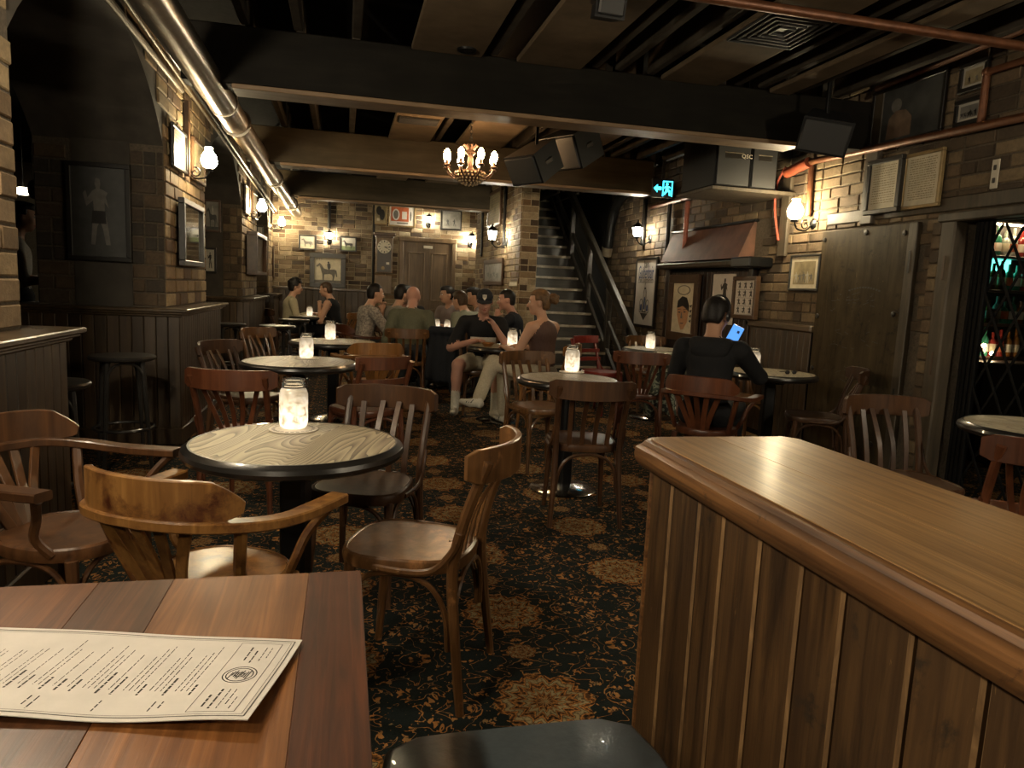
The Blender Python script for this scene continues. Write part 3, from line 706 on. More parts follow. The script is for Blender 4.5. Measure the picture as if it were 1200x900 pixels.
def chair(kind, wd, loc, rz, label, scale=1.0, group='pub chairs'):
    arm = kind == 'captain'
    t = thing('armchair' if arm else 'chair', label, 'chair', (loc[0], loc[1], 0), R(rz), group)
    if scale != 1: t.scale = (scale,)*3
    K = lambda n, fn: cached((kind, wd, n), lambda: fn().mesh(n.split('_%')[0], wd))
    link('seat', seat_mesh(wd, arm), t)
    for s in (-1, 1):
        link('leg', K('leg_%%f%d' % s, lambda: MB().tube([(s*.175, .185, 0), (s*.165, .165, .22), (s*.158, .15, .43)], [.013, .0165, .019], 9)), t)
        if arm: link('leg', K('leg_%%r%d' % s, lambda: MB().tube([(s*.185, -.215, 0), (s*.165, -.185, .22), (s*.155, -.165, .43)], [.013, .0165, .019], 9)), t)
        else: link('leg', K('leg_%%r%d' % s, lambda: MB().tube(spline(back_post(s), 4), [.0135+.004*min(1, i/6) for i in range(17)], 9)), t)
        link('side_hoop', K('side_hoop_%%%d' % s, lambda: hoop((s*.168, .17, 0), (s*.178, -.19, 0), .415, .19)), t)
        if not arm: link('brace', K('brace_%%%d' % s, lambda: MB().tube(spline([(s*.196, .06, .437), (s*.203, -.06, .437), (s*.204, -.14, .455), (s*.20, -.195, .52), (s*.20, -.213, .575)], 4), .0115, 7, flat=.7)
                                      .sphere((s*.21, .04, .437), .005, 6, 4, sc=(.5, 1, 1)).sphere((s*.213, -.03, .437), .005, 6, 4, sc=(.5, 1, 1)).sphere((s*.21, -.205, .545), .005, 6, 4, sc=(.5, 1, 1))), t)
    link('front_hoop', K('front_hoop', lambda: hoop((-.168, .165, 0), (.168, .165, 0), .415, .22)), t)
    link('rear_hoop', K('rear_hoop', lambda: hoop((-.178, -.195, 0), (.178, -.195, 0), .41, .2)), t)
    if kind in ('slat', 'fan'):
        def crest():
            m = MB(); c = [(.235*math.sin(R(a))/math.sin(R(52)), -.235-.10*(math.cos(R(a))-math.cos(R(52)))/(1-math.cos(R(52))), .785) for a in range(-52, 53, 8)]
            h = [.072]+[.09+.018*math.cos(R(a)) for a in range(-44, 45, 8)]+[.072]
            return m.rectsweep(c, .019, h)
        link('crest_rail', K('crest_rail', crest), t)
        n = 4 if kind == 'slat' else 5
        for i in range(n):
            f = (i-(n-1)/2)/((n-1)/2)
            xb = f*.105 if kind == 'slat' else f*.05
            xt = f*.115 if kind == 'slat' else f*.15
            link('slat', K('slat_%%%d' % i, lambda: MB().rectsweep(spline([(xb, -.185, .45), ((xb+xt)/2, -.215, .60), (xt, -.318+.05*abs(f)**2, .765)], 4), .026 if kind == 'slat' else .024, .009, up=(0, 1, 0))), t)
    elif kind == 'ladder':
        def crest(z, h):
            c = [(.205*q/5, -.285+.0016*(q*q)-.02*(1-(q/5)**2)+(.81-z)*.22, z) for q in range(-5, 6)]
            return MB().rectsweep(c, .018, h)
        link('crest_rail', K('crest_rail', lambda: crest(.79, .085)), t)
        for z in (.665, .575): link('rail', K('rail_%%%d' % (z*1000), lambda: crest(z, .042)), t)
    else:
        def bow():
            pts = [(.29, .19, .672), (.285, .08, .67), (.275, -.04, .672), (.245, -.15, .685), (.17, -.245, .70), (.06, -.285, .705), (0, -.288, .706)]
            c = spline(pts+[(-x, y, z) for x, y, z in reversed(pts[:-1])], 4)
            return MB().rectsweep(c, [.052 if 6 < i < len(c)-7 else .06 for i in range(len(c))], .028)
        link('arm_bow', K('arm_bow', bow), t)
        def crest():
            c = spline([(.232, -.165, .735), (.17, -.25, .755), (.06, -.292, .76), (-.06, -.292, .76), (-.17, -.25, .755), (-.232, -.165, .735)], 5)
            n = len(c); return MB().rectsweep(c, .02, [.03+.085*min(1, min(i, n-1-i)/(n*.16)) for i in range(n)])
        link('crest_rail', K('crest_rail', crest), t)
        for s in (-1, 1):
            link('arm_post', K('arm_post_%%%d' % s, lambda: MB().tube(spline([(s*.178, .10, .45), (s*.215, .08, .51), (s*.235, .11, .58), (s*.275, .15, .645), (s*.288, .17, .66)], 4), .014, 7)), t)
            link('back_post', K('back_post_%%%d' % s, lambda: MB().tube([(s*.175, -.10, .45), (s*.20, -.14, .56), (s*.228, -.17, .675)], .0165, 8)), t)
        for i in range(5):
            f = (i-2)/2
            link('slat', K('slat_%%%d' % i, lambda: MB().rectsweep(spline([(f*.045, -.165, .45), (f*.085, -.215, .57), (f*.135, -.28+.03*f*f, .695)], 4), .034, .010, up=(0, 1, 0))), t)
    return t
CH = [('slat', 'chair_brown', (.235, 2.28), 65, 'brown bentwood chair standing alone in the foreground, right of the nearest round table', 1.0),
 ('captain', 'chair_worn', (-.35, 2.08), -31, 'scuffed honey-brown captain chair with curved arms just behind the foreground table', 1.0),
 ('captain', 'chair_mid', (-.86, 2.50), -114, 'dark brown armchair against the left wainscot nearest the camera', 1.0),
 ('slat', 'chair_dark', (.10, 3.00), 157, 'dark chair tucked in at the far right of the nearest round table', 1.0),
 ('fan', 'chair_red', (-.50, 4.10), -14, 'reddish chair between the nearest and second round tables, back to camera', 1.0),
 ('slat', 'chair_dark', (-.66, 5.42), -120, 'dark chair on the left of the second round table', 1.0),
 ('ladder', 'chair_red', (.14, 4.90), 29, 'red-brown ladder-back chair on the right of the second round table', 1.0),
 ('captain', 'chair_honey', (.24, 6.25), 10, 'shiny honey-coloured captain chair at the third round table', 1.0),
 ('slat', 'chair_brown', (-.58, 6.98), -125, 'light brown chair on the far left of the third round table', 1.0),
 ('slat', 'chair_brown', (1.43, 5.02), -168, 'brown chair behind the centre round table, in front of the seated woman', 1.0),
 ('slat', 'chair_dark', (1.36, 3.86), -8, 'dark slatted chair with its back to camera at the centre round table', 1.0),
 ('ladder', 'chair_scarlet', (2.76, 7.32), -150, 'bright red ladder-back chair at the foot of the stairs', 1.0),
 ('fan', 'chair_red', (2.55, 5.78), -24, 'red-brown chair draped with a camouflage jacket', 1.0),
 ('captain', 'chair_red', (2.36, 4.24), -44, 'red-brown captain chair under the person holding a phone', 1.0),
 ('slat', 'chair_brown', (3.42, 7.50), 172, 'brown chair against the posters behind the round table by the right wall', 1.0),
 ('slat', 'chair_brown', (3.42, 5.60), 175, 'brown chair behind the phone user\'s table, in front of the right wainscot', 1.0),
 ('slat', 'chair_dark', (3.50, 4.66), 62, 'dark chair seen side-on in front of the big wooden board', 1.0),
 ('slat', 'chair_dark', (2.72, 2.86), 172, 'dark slatted chair behind the wooden partition, facing the camera', 1.0),
 ('fan', 'chair_red', (2.72, 2.34), -22, 'red-brown chair at the right edge of the picture', 1.0),
 ('slat', 'chair_brown', (.70, 8.00), -6, 'brown slatted chair under the bald man in the olive shirt', 1.0),
 ('captain', 'chair_red', (.22, 8.75), -72, 'red-brown armchair under the man in the patterned shirt', 1.0),
 ('slat', 'chair_dark', (.58, 8.98), -58, 'dark chair under the dark-haired man in grey', 1.0),
 ('slat', 'chair_brown', (1.40, 7.30), 176, 'brown chair under the man in the black cap', 1.0),
 ('slat', 'chair_honey', (1.80, 6.28), 60, 'light brown chair under the woman with the hair bun', 1.0),
 ('slat', 'chair_dark', (1.60, 8.72), 36, 'dark chair under the man in the sage jumper', 1.0),
 ('slat', 'chair_dark', (2.0, 8.1), 68, 'dark chair under the man in the navy T-shirt', 1.0),
 ('slat', 'chair_honey', (-.10, 11.65), 72, 'orange-brown chair under the person in the black vest', 1.0),
]
for c in CH: chair(*c)
# ------------------------------------------------------------------ round tables
def round_table(c, r, label):
    t = thing('round_table', label, 'table', (c[0], c[1], 0), random.Random(label).random()*6, 'round pub tables')
    r = round(r, 2)
    link('tabletop', cached(('rt', r), lambda: MB().lathe([(.001, .742), (r-.028, .742), (r-.028, .748), (.001, .75)], n=56).mesh('tabletop', 'oak_top')), t)
    link('rim', cached(('rim', r), lambda: MB().lathe([(r-.06, .70), (r-.02, .70), (r-.006, .708), (r, .722), (r-.004, .736), (r-.016, .742), (r-.024, .7495), (r-.03, .7495), (r-.03, .742)], n=56).mesh('rim', 'table_black')), t)
    link('apron', cached('apron', lambda: MB().bbox((-.24, -.03, .675), (.24, .03, .705), .005).bbox((-.03, -.24, .675), (.03, .24, .705), .005).mesh('apron', 'black_metal', False)), t)
    link('pedestal', cached('ped', lambda: MB().bbox((-.045, -.045, .03), (.045, .045, .68), .012).mesh('pedestal', 'black_metal', False)), t)
    link('base', cached('rbase', lambda: MB().lathe([(.001, 0), (.22, 0), (.225, .008), (.215, .016), (.12, .032), (.06, .045), (.001, .045)], n=40).mesh('base', 'chrome')), t)
    return t
TABLES = []
def tb(pl, pr, lab, z=.75):
    a = P(*pl, Z=z); b = P(*pr, Z=z); c = (a+b)/2; r = (a-b).length/2; TABLES.append((c.x, c.y, r)); round_table((c.x, c.y), r, lab); return c
T1 = tb((210, 520), (471, 513), 'nearest round oak-topped table with a candle jar')
T2 = tb((283, 425), (413, 421), 'second round oak-topped table behind the nearest one')
T3 = tb((341, 400), (437, 399), 'third round table down the left side, by the honey-coloured chair')
TC = tb((608, 442), (722, 443), 'round table in the middle of the room with a glowing jar')
tm = Vector((1.52, 6.84, .75)); round_table(tm, .34, 'round table between the man in the cap and the woman'); TABLES.append((tm.x, tm.y, .34))
tr = Vector((3.24, 7.02, .75)); round_table(tr, .35, 'round table near the foot of the stairs by the right wall'); TABLES.append((tr.x, tr.y, .35))
tp = Vector((3.30, 4.98, .75)); round_table(tp, .36, 'round table in front of the person with the phone'); TABLES.append((tp.x, tp.y, .36))
te = Vector((3.36, 2.74, .75)); round_table(te, .37, 'round table beside the lattice gate at the right edge'); TABLES.append((te.x, te.y, .37))
tg = Vector((1.22, 9.2, .75)); round_table(tg, .40, 'round table at the centre of the group of friends'); TABLES.append((tg.x, tg.y, .40))
tf = Vector((-.48, 11.75, .75)); round_table(tf, .36, 'round table between the cream jumper and the black vest'); TABLES.append((tf.x, tf.y, .36))
# ------------------------------------------------------------------ candle jars
def jar(c, label, s=1.0, coaster=True, hook=True):
    t = thing('candle_jar', label, 'candle jar', c, 0, 'glowing candle jars'); t.scale = (s,)*3
    link('glass', cached('jarg', lambda: MB().lathe([(.001, .004), (.040, .004), (.047, .012), (.049, .03), (.049, .125), (.044, .14), (.037, .148)], n=24, caps=False).mesh('glass', 'jar_glow')), t)
    link('neck', cached('jarn', lambda: MB().lathe([(.0365, .146), (.039, .152), (.037, .156), (.040, .162), (.037, .167), (.0395, .176), (.036, .178), (.034, .170), (.034, .146)], n=24, caps=False).mesh('neck', 'glass')), t)
    if hook: link('wire_handle', cached('jarw', lambda: MB().tube([(.041*math.cos(a), .041*math.sin(a), .15) for a in [2*PI*i/20 for i in range(20)]], .0018, 5, closed=True).tube(spline([(.041, 0, .15), (.05, 0, .165), (.047, 0, .178)], 3), .002, 5).sphere((.047, 0, .176), .006, 8, 5).mesh('wire_handle', 'black_metal')), t)
    return t
def coaster(c, label):
    m = MB().lathe([(.001, 0), (.088, 0), (.09, .0015), (.088, .003), (.001, .003)], n=36)
    o = obj('coaster', m, 'coaster', None, loc=c); tag(o, label, 'coaster', 'paper coasters under jars')
    p = MB()
    for i in range(24):
        a = 2*PI*i/24; p.cbox((.072*math.cos(a), .072*math.sin(a), .0031), (.012, .006, .0005))
    obj('print', p, 'ink', o)
for px, c, lab, s in (((344, 503), None, 'the nearest round table', 1.05), ((359, 420), None, 'the second round table', 1.0), ((387, 398), None, 'the third round table', 1.0), ((670, 436), None, 'the centre round table', 1.05),
                   (None, (1.62, 6.80), 'the table of the man in the cap', 1.0), (None, (3.17, 6.99), 'the round table near the stairs', 1.0), (None, (3.17, 5.02), 'the phone user\'s table', 1.0), (None, (-.52, 11.72), 'the far left table', .9)):
    q = P(*px, Z=.75) if px else Vector((c[0], c[1], .75))
    coaster((q.x, q.y, .7502), 'pale round coaster under the jar on '+lab)
    jar((q.x, q.y, .7534), 'frosted candle jar glowing on '+lab, s, hook=s > .95)
for i, (x, y) in enumerate(((1.18, 9.22), (1.30, 9.10))):
    jar((x, y, .7505), ('left', 'right')[i]+' one of the two small jars on the group table', .8, hook=False)
for i, (x, y, n) in enumerate(((1.02, 9.05, 0), (1.40, 9.30, 1), (1.06, 9.36, 0))):
    o = thing('beer_glass', ('half-full beer glass nearest the bald man', 'beer glass on the right of the group table', 'beer glass at the back of the group table')[i], 'glass', (x, y, .7505), 0, 'beer glasses')
    obj('glass', MB().lathe([(.03, 0), (.036, .10), (.04, .15), (.0385, .15), (.034, .10), (.028, .008), (.001, .008)], n=14), 'glass', o)
    obj('beer', MB().lathe([(.001, .01), (.0275, .01), (.033, .09), (.001, .09)], n=14), 'beer', o)
# ------------------------------------------------------------------ foreground table with menu
ft = thing('square_table', 'square plank-topped table in the bottom left foreground', 'table', (-.55, .95, 0))
for x0, x1, k in ((-.0575, .040, 0), (-.2965, -.0575, 1), (-.421, -.2965, 2), (-.601, -.421, 3), (-.741, -.601, 4), (-.951, -.741, 5), (-1.08, -.951, 6)):
    link('plank', MB().bbox((x0+.55, -.55, .705), (x1+.55, .405, .745), .0012).mesh('plank', 'table_plank%d' % (k % 4) if False else ('plank_a', 'plank_b', 'plank_c', 'plank_d')[k % 4], False), ft)
obj('apron', MB().bbox((-.40, -.45, .64), (.50, .32, .704), .006), 'chair_dark', ft, smooth=False)
obj('pedestal', MB().bbox((-.05, -.10, .03), (.05, 0, .64), .01), 'black_metal', ft, smooth=False)
obj('base', MB().bbox((-.28, -.33, 0), (.28, .23, .03), .01), 'black_metal', ft, smooth=False)
mc = (-.055, 1.075); ml, mw = .56, .225; ma = R(166.5)
def mz(u, v): return .0035+.010*(1-u/ml)**2*max(0, (v/mw-.25))**1.3*1.6+.003*math.sin(u*21+1)*(.3+v/mw*.7)+.002
def mpt(u, v, dz=0): return (u, v, mz(u, v)+dz)
mn = thing('menu', 'printed paper menu lying on the foreground table', 'menu', (mc[0], mc[1], .7455), ma)
nu, nv = 40, 12; vs = [mpt(ml*i/nu, mw*j/nv+.0, 0) for i in range(nu+1) for j in range(nv+1)]
k = len(vs); vs += [(x, y, z-.0012) for x, y, z in vs]
fs = []
for i in range(nu):
    for j in range(nv):
        a = i*(nv+1)+j; fs += [(a, a+nv+1, a+nv+2, a+1), (k+a, k+a+1, k+a+nv+2, k+a+nv+1)]
edge = [i*(nv+1) for i in range(nu+1)]+[nu*(nv+1)+j for j in range(1, nv+1)]+[i*(nv+1)+nv for i in range(nu-1, -1, -1)]+[j for j in range(nv-1, 0, -1)]
for a, b in zip(edge, edge[1:]+edge[:1]): fs.append((b, a, k+a, k+b))
obj('sheet', MB().add(vs, fs), 'paper', mn)
ink = MB()
def stroke(u0, v0, u1, v1, w_):
    n = max(1, int(math.hypot(u1-u0, v1-v0)/.012)); d = Vector((u1-u0, v1-v0)).normalized(); q = Vector((-d.y, d.x))*w_/2
    for i in range(n):
        a = Vector((u0+(u1-u0)*i/n, v0+(v1-v0)*i/n)); b = Vector((u0+(u1-u0)*(i+1)/n, v0+(v1-v0)*(i+1)/n))
        ink.add([mpt(*(a-q), .0004), mpt(*(a+q), .0004), mpt(*(b+q), .0004), mpt(*(b-q), .0004)], [(0, 1, 2, 3), (3, 2, 1, 0)])
def words(u, v0, v1, w_, rn, gap=.002):
    v = v0
    while v < v1:
        l_ = rn.uniform(.004, .014); stroke(u, v, u, min(v1, v+l_), w_*rn.uniform(.8, 1.1)); v += l_+gap
rn = random.Random(4)
for m_, w_ in ((.008, .0016), (.0125, .0006)):
    for a, b in (((m_, m_), (ml-m_, m_)), ((ml-m_, m_), (ml-m_, mw-m_)), ((ml-m_, mw-m_), (m_, mw-m_)), ((m_, mw-m_), (m_, m_))): stroke(*a, *b, w_)
for a, b in (((.024, .018), (.085, .018)), ((.085, .018), (.085, mw-.018)), ((.085, mw-.018), (.024, mw-.018)), ((.024, mw-.018), (.024, .018))): stroke(*a, *b, .0008)
for u, v0, v1, w_ in ((.035, .03, .06, .001), (.043, .03, .07, .001), (.054, .04, .075, .0018), (.064, .03, .07, .0018), (.034, .17, .20, .001), (.042, .15, .19, .001), (.05, .15, .20, .001), (.06, .15, .2, .0024), (.07, .165, .195, .0024)): words(u, v0, v1, w_*1.3, rn)
for i in range(26):      # round emblem
    a = 2*PI*i/26; b = 2*PI*(i+1)/26
    for r in (.0225, .018, .006): stroke(.054+r*math.cos(a), .11+r*math.sin(a), .054+r*math.cos(b), .11+r*math.sin(b), .0016)
for i in range(9): stroke(.054-.013+.003*i, .098+.003*(i % 3), .054-.011+.003*i, .122-.003*(i % 4), .0017)
u = .10
while u < ml-.03:
    words(u, .14-rn.uniform(0, .03), .165, .0032, rn, .0015); 
    for q in range(rn.choice((1, 2, 2, 3))):
        u += .0075; words(u, rn.uniform(.03, .07), .155, .0013, rn)
    u += .012
for u in (.125, .135, .205, .285, .295, .37, .45): words(u, .18, .18+rn.uniform(.015, .03), .0022, rn)
o = obj('print', ink, 'ink', mn, smooth=False)
# ------------------------------------------------------------------ blue-grey bench seat
bn = thing('bench', 'low bench with a blue-grey leather seat pad beside the partition', 'bench', (.32, .785, 0))
o = seat_outline(40, .255, .43, 1.0, 9); S = lambda k, z, d=0: [(x*k+(-d if x > 0 else d), y*k+(-d if y > 0 else d), z) for x, y in o]
obj('seat_pad', MB().rings([S(1, .40), S(1.005, .42), S(1.005, .465), S(1, .478, .004), S(1, .486, .014), S(.6, .49), S(.05, .49)]), 'cushion', bn)
obj('base', MB().bbox((-.235, -.41, 0), (.235, .40, .40), .006), 'black_paint', bn, smooth=False)
# ------------------------------------------------------------------ wooden partition on the right
CZ = .957; CX0, CX1, CY1 = .698, 1.165, 1.625
pt = thing('partition', 'waist-high wooden partition with a thick polished top and vertical boards', 'partition', (CX0, CY1, 0))
c = .035; y0 = -1.2-CY1; W = CX1-CX0
def octo(i, z): return [(i+c, 0-i, z), (i, -c-i, z), (i, y0, z), (W-i, y0, z), (W-i, -c-i, z), (W-i-c, -i, z)]
for j, (a, b) in enumerate(((.032, W*.46), (W*.46+.0015, W-.032))):
    if j == 0: poly = [(a, y0), (b, y0), (b, -.032), (a+c*.8, -.032), (a, -.032-c*.8)]
    else: poly = [(a, y0), (b, y0), (b, -.032-c*.8), (b-c*.8, -.032), (a, -.032)]
    obj('top_board', MB().prism(poly, CZ-.04, CZ), 'counter_top', pt, smooth=False)
obj('moulding', MB().rings([octo(.055, CZ-.072), octo(.012, CZ-.066), octo(.004, CZ-.055), octo(0, CZ-.04), octo(.002, CZ-.022), octo(.010, CZ-.014), octo(.014, CZ-.013), octo(.018, CZ-.004), octo(.033, CZ-.0015), octo(.034, CZ-.04)]), 'counter_edge', pt)
obj('body', MB().box((.065, y0, 0), (W-.065, -.065, CZ-.07)), 'black_paint', pt, smooth=False)
def vplank(x0, y0_, x1, y1_, nm):
    pass
y = -.047
for i in range(18):
    wd_ = .118+.018*math.sin(i*2.3)
    obj('plank', MB().wbox((.045, y-wd_+.005, 0), (.066, y-.001, CZ-.070-.003*(i%2)), .005), ['counter_plank', 'plank_edge'], pt, smooth=False); y -= wd_
    if y < y0+.1: break
for i in range(4):
    xx = .047+i*(W-.094)/4
    obj('plank', MB().bbox((xx, -.066, 0), (xx+(W-.094)/4-.003, -.045, CZ-.068), .005), 'counter_plank', pt, smooth=False)
obj('corner_bead', MB().bbox((.041, -.058, 0), (.054, -.041, CZ-.068), .004), 'counter_edge', pt, smooth=False)
# ------------------------------------------------------------------ bar stools
def stool(c, h, r, label, arches=True):
    t = thing('bar_stool', label, 'stool', (c[0], c[1], 0), .4, 'black bentwood bar stools')
    obj('seat', MB().lathe([(.001, h-.035), (r-.02, h-.035), (r, h-.025), (r+.004, h-.012), (r-.004, h-.002), (r-.03, h), (.001, h-.006)], n=28), 'black_seat', t)
    L_ = []
    for i in range(4):
        a = PI/2*i+PI/4; k = MB().tube([(r*.98*math.cos(a), r*.98*math.sin(a), 0), (r*.85*math.cos(a), r*.85*math.sin(a), h*.5), (r*.72*math.cos(a), r*.72*math.sin(a), h-.03)], [.012, .015, .017], 8); obj('leg', k, 'black_seat', t)
        b = a+PI/2
        obj('hoop', hoop((r*.82*math.cos(a), r*.82*math.sin(a), 0), (r*.82*math.cos(b), r*.82*math.sin(b), 0), h-.045, h-.22, .009), 'black_seat', t)
    obj('foot_ring', MB().tube([(r*.9*math.cos(2*PI*i/28), r*.9*math.sin(2*PI*i/28), h*.36) for i in range(28)], .011, 7, closed=True), 'black_seat', t)
stool((-1.42, 5.15), .76, .20, 'black bar stool in the near archway, in front of the panelled pier')
stool((-1.40, 3.84), .76, .19, 'black bar stool half hidden behind the nearest panelled ledge')
q = P(276, 380, Z=.76); stool((q.x-.1, q.y+.2), .76, .19, 'black bar stool beside the middle panelled pier')
q = P(325, 381, Z=.76); stool((q.x, q.y), .76, .21, 'front stool of the black pair near the far left table')
q = P(332, 375, Z=.76); stool((q.x+.12, q.y+.35), .76, .21, 'rear stool of the black pair near the far left table')
# ------------------------------------------------------------------ bodies: one smooth surface grown from tapered limbs
def surfnet(D, org, h):
    s = D < 0
    c = sum(s[i:D.shape[0]-1+i, j:D.shape[1]-1+j, k:D.shape[2]-1+k].astype(np.int8) for i in (0, 1) for j in (0, 1) for k in (0, 1))
    I, J, K = np.nonzero((c > 0) & (c < 8)); idx = -np.ones(c.shape, np.int32); idx[I, J, K] = np.arange(len(I))
    cor = [(i, j, k) for i in (0, 1) for j in (0, 1) for k in (0, 1)]
    V = np.stack([D[I+i, J+j, K+k] for i, j, k in cor], 1)
    pos = np.zeros((len(I), 3)); cnt = np.zeros(len(I))
    for a in range(8):
        for ax in range(3):
            if cor[a][ax] == 0:
                o = list(cor[a]); o[ax] = 1; b = cor.index(tuple(o)); va, vb = V[:, a], V[:, b]; x = (va < 0) != (vb < 0)
                t = np.where(x, va/np.where(x, va-vb, 1), 0); p = np.array(cor[a], float)[None]+t[:, None]*np.eye(3)[ax][None]
                pos += np.where(x[:, None], p, 0); cnt += x
    pos = (pos/cnt[:, None]+np.stack([I, J, K], 1))*h+org
    F_ = []
    for ax in range(3):
        u, v = [(1, 2), (2, 0), (0, 1)][ax]
        A = np.take(s, range(0, D.shape[ax]-1), ax); B = np.take(s, range(1, D.shape[ax]), ax)
        E_ = np.stack(np.nonzero(A != B), 1); E_ = E_[(E_[:, u] > 0) & (E_[:, v] > 0) & (E_[:, u] < c.shape[u]) & (E_[:, v] < c.shape[v])]
        inside = A[tuple(E_.T)]
        def cell(du, dv):
            q = E_.copy(); q[:, u] -= du; q[:, v] -= dv; return idx[tuple(q.T)]
        q = np.stack([cell(1, 1), cell(0, 1), cell(0, 0), cell(1, 0)], 1); q[~inside] = q[~inside][:, ::-1]; F_.append(q)
    F_ = np.concatenate(F_); return pos, F_[(F_ >= 0).all(1)]
class Blob:
    def __init__(s, h): s.h = h; s.p = []
    def cone(s, a, b, ra, rb, lab, k=.02): s.p.append(('c', np.array(a, float), np.array(b, float), ra, rb, lab, k)); return s
    def ell(s, c, r, lab, k=.02, rot=None): s.p.append(('e', np.array(c, float), np.array(r, float), rot, None, lab, k)); return s
    def cut(s, fn): s.p.append(('x', fn, None, None, None, 0, 0)); return s
    def build(s):
        lo = np.full(3, 9.); hi = np.full(3, -9.); bb = []
        for q in s.p:
            if q[0] == 'c': r = max(q[3], q[4]); l_ = np.minimum(q[1], q[2])-r; u = np.maximum(q[1], q[2])+r
            elif q[0] == 'e': r = max(q[2]) if q[3] is not None else q[2]; l_ = q[1]-r; u = q[1]+r
            else: bb.append(None); continue
            bb.append((l_, u)); lo = np.minimum(lo, l_); hi = np.maximum(hi, u)
        h = s.h; lo = lo-3*h; n = np.ceil((hi-lo)/h).astype(int)+4
        D = np.full(n, .06, np.float32); HD = np.full(n, 9., np.float32); L_ = np.zeros(n, np.int8)
        for q, b in zip(s.p, bb):
            if q[0] == 'x':
                g = np.stack(np.meshgrid(*[lo[i]+h*np.arange(n[i]) for i in range(3)], indexing='ij'), -1); D = np.maximum(D, q[1](g).astype(np.float32)); continue
            m = q[6]+.03; i0 = np.maximum(0, ((b[0]-m-lo)/h).astype(int)); i1 = np.minimum(n, ((b[1]+m-lo)/h).astype(int)+2)
            sl = tuple(slice(a, c) for a, c in zip(i0, i1)); g = np.stack(np.meshgrid(*[lo[i]+h*np.arange(i0[i], i1[i]) for i in range(3)], indexing='ij'), -1)
            if q[0] == 'c':
                ba = q[2]-q[1]; t = np.clip(((g-q[1])@ba)/max(1e-9, ba@ba), 0, 1); d = np.linalg.norm(g-q[1]-t[..., None]*ba, axis=-1)-(q[3]+(q[4]-q[3])*t)
            else:
                p = g-q[1]
                if q[3] is not None: p = p@q[3]
                k0 = np.linalg.norm(p/q[2], axis=-1); k1 = np.linalg.norm(p/q[2]**2, axis=-1); d = k0*(k0-1)/np.maximum(k1, 1e-6)
            d = d.astype(np.float32); cur = D[sl]; k = q[6]
            hh = np.maximum(k-np.abs(cur-d), 0)/k; D[sl] = np.minimum(cur, d)-hh*hh*k*.25
            hd = HD[sl]; w_ = d < hd; L_[sl] = np.where(w_, q[5], L_[sl]); HD[sl] = np.minimum(hd, d)
        v, f = surfnet(D, lo, h)
        for _ in range(2):      # light smoothing
            acc = np.zeros_like(v); cn = np.zeros(len(v))
            for a in range(4):
                np.add.at(acc, f[:, a], v[f[:, (a+1) % 4]]+v[f[:, (a+3) % 4]]); np.add.at(cn, f[:, a], 2)
            v = v*.6+.4*acc/cn[:, None]
        g = np.clip(np.round((v-lo)/h).astype(int), 0, n-1); lv = L_[g[:, 0], g[:, 1], g[:, 2]]
        return v, f, lv[f[:, 0]]
    def mesh(s, name, mats):
        v, f, l_ = s.build(); me = bpy.data.meshes.new(name); me.from_pydata(v.tolist(), [], f.tolist())
        for m in mats: me.materials.append(MATS[m])
        me.polygons.foreach_set('material_index', np.clip(l_, 0, len(mats)-1).astype(np.int32)); me.polygons.foreach_set('use_smooth', [True]*len(me.polygons)); me.update(); return me
def rotm(yaw=0, pitch=0, roll=0):      # yaw about z, pitch nods forward (+), columns = local axes
    return np.array((Matrix.Rotation(R(yaw), 3, 'Z') @ Matrix.Rotation(-R(pitch), 3, 'X') @ Matrix.Rotation(R(roll), 3, 'Y')))
def cloth(name, c, rough=.85, scale=60, var=.12): plain(name, c, rough, 0, var, .15, scale, .2)
cloth('skin_a', (.44, .25, .165), .5, 12, .05); cloth('skin_b', (.36, .20, .125), .5, 12, .05); cloth('skin_c', (.40, .215, .16), .5, 12, .06)
cloth('lip', (.30, .10, .08), .5); cloth('hair_black', (.010, .008, .007), .5, 80, .4); cloth('hair_brown', (.045, .026, .014), .5, 60, .4); cloth('hair_bun', (.11, .062, .03), .45, 40, .4); cloth('stubble', (.17, .105, .075), .8, 50, .15)
cloth('cl_black', (.011, .011, .012)); cloth('cl_navy', (.013, .015, .02)); cloth('cl_olive', (.085, .088, .06)); cloth('cl_sage', (.26, .275, .205)); cloth('cl_mauve', (.19, .15, .14)); cloth('cl_grey', (.20, .185, .155))
cloth('cl_cream', (.36, .31, .205)); cloth('cl_white', (.45, .42, .36)); cloth('cl_brown', (.085, .048, .038), .7); cloth('cl_pat', (.24, .21, .18), .85, 45, .6); cloth('cl_beige', (.40, .35, .26)); cloth('cl_jean', (.03, .034, .04)); cloth('shoe_white', (.5, .47, .40), .6); cloth('shoe_dark', (.02, .018, .016), .6); cloth('cl_teal', (.12, .24, .2))
plain('eye_white', (.6, .57, .52), .3); plain('eye_dark', (.015, .012, .01), .3)
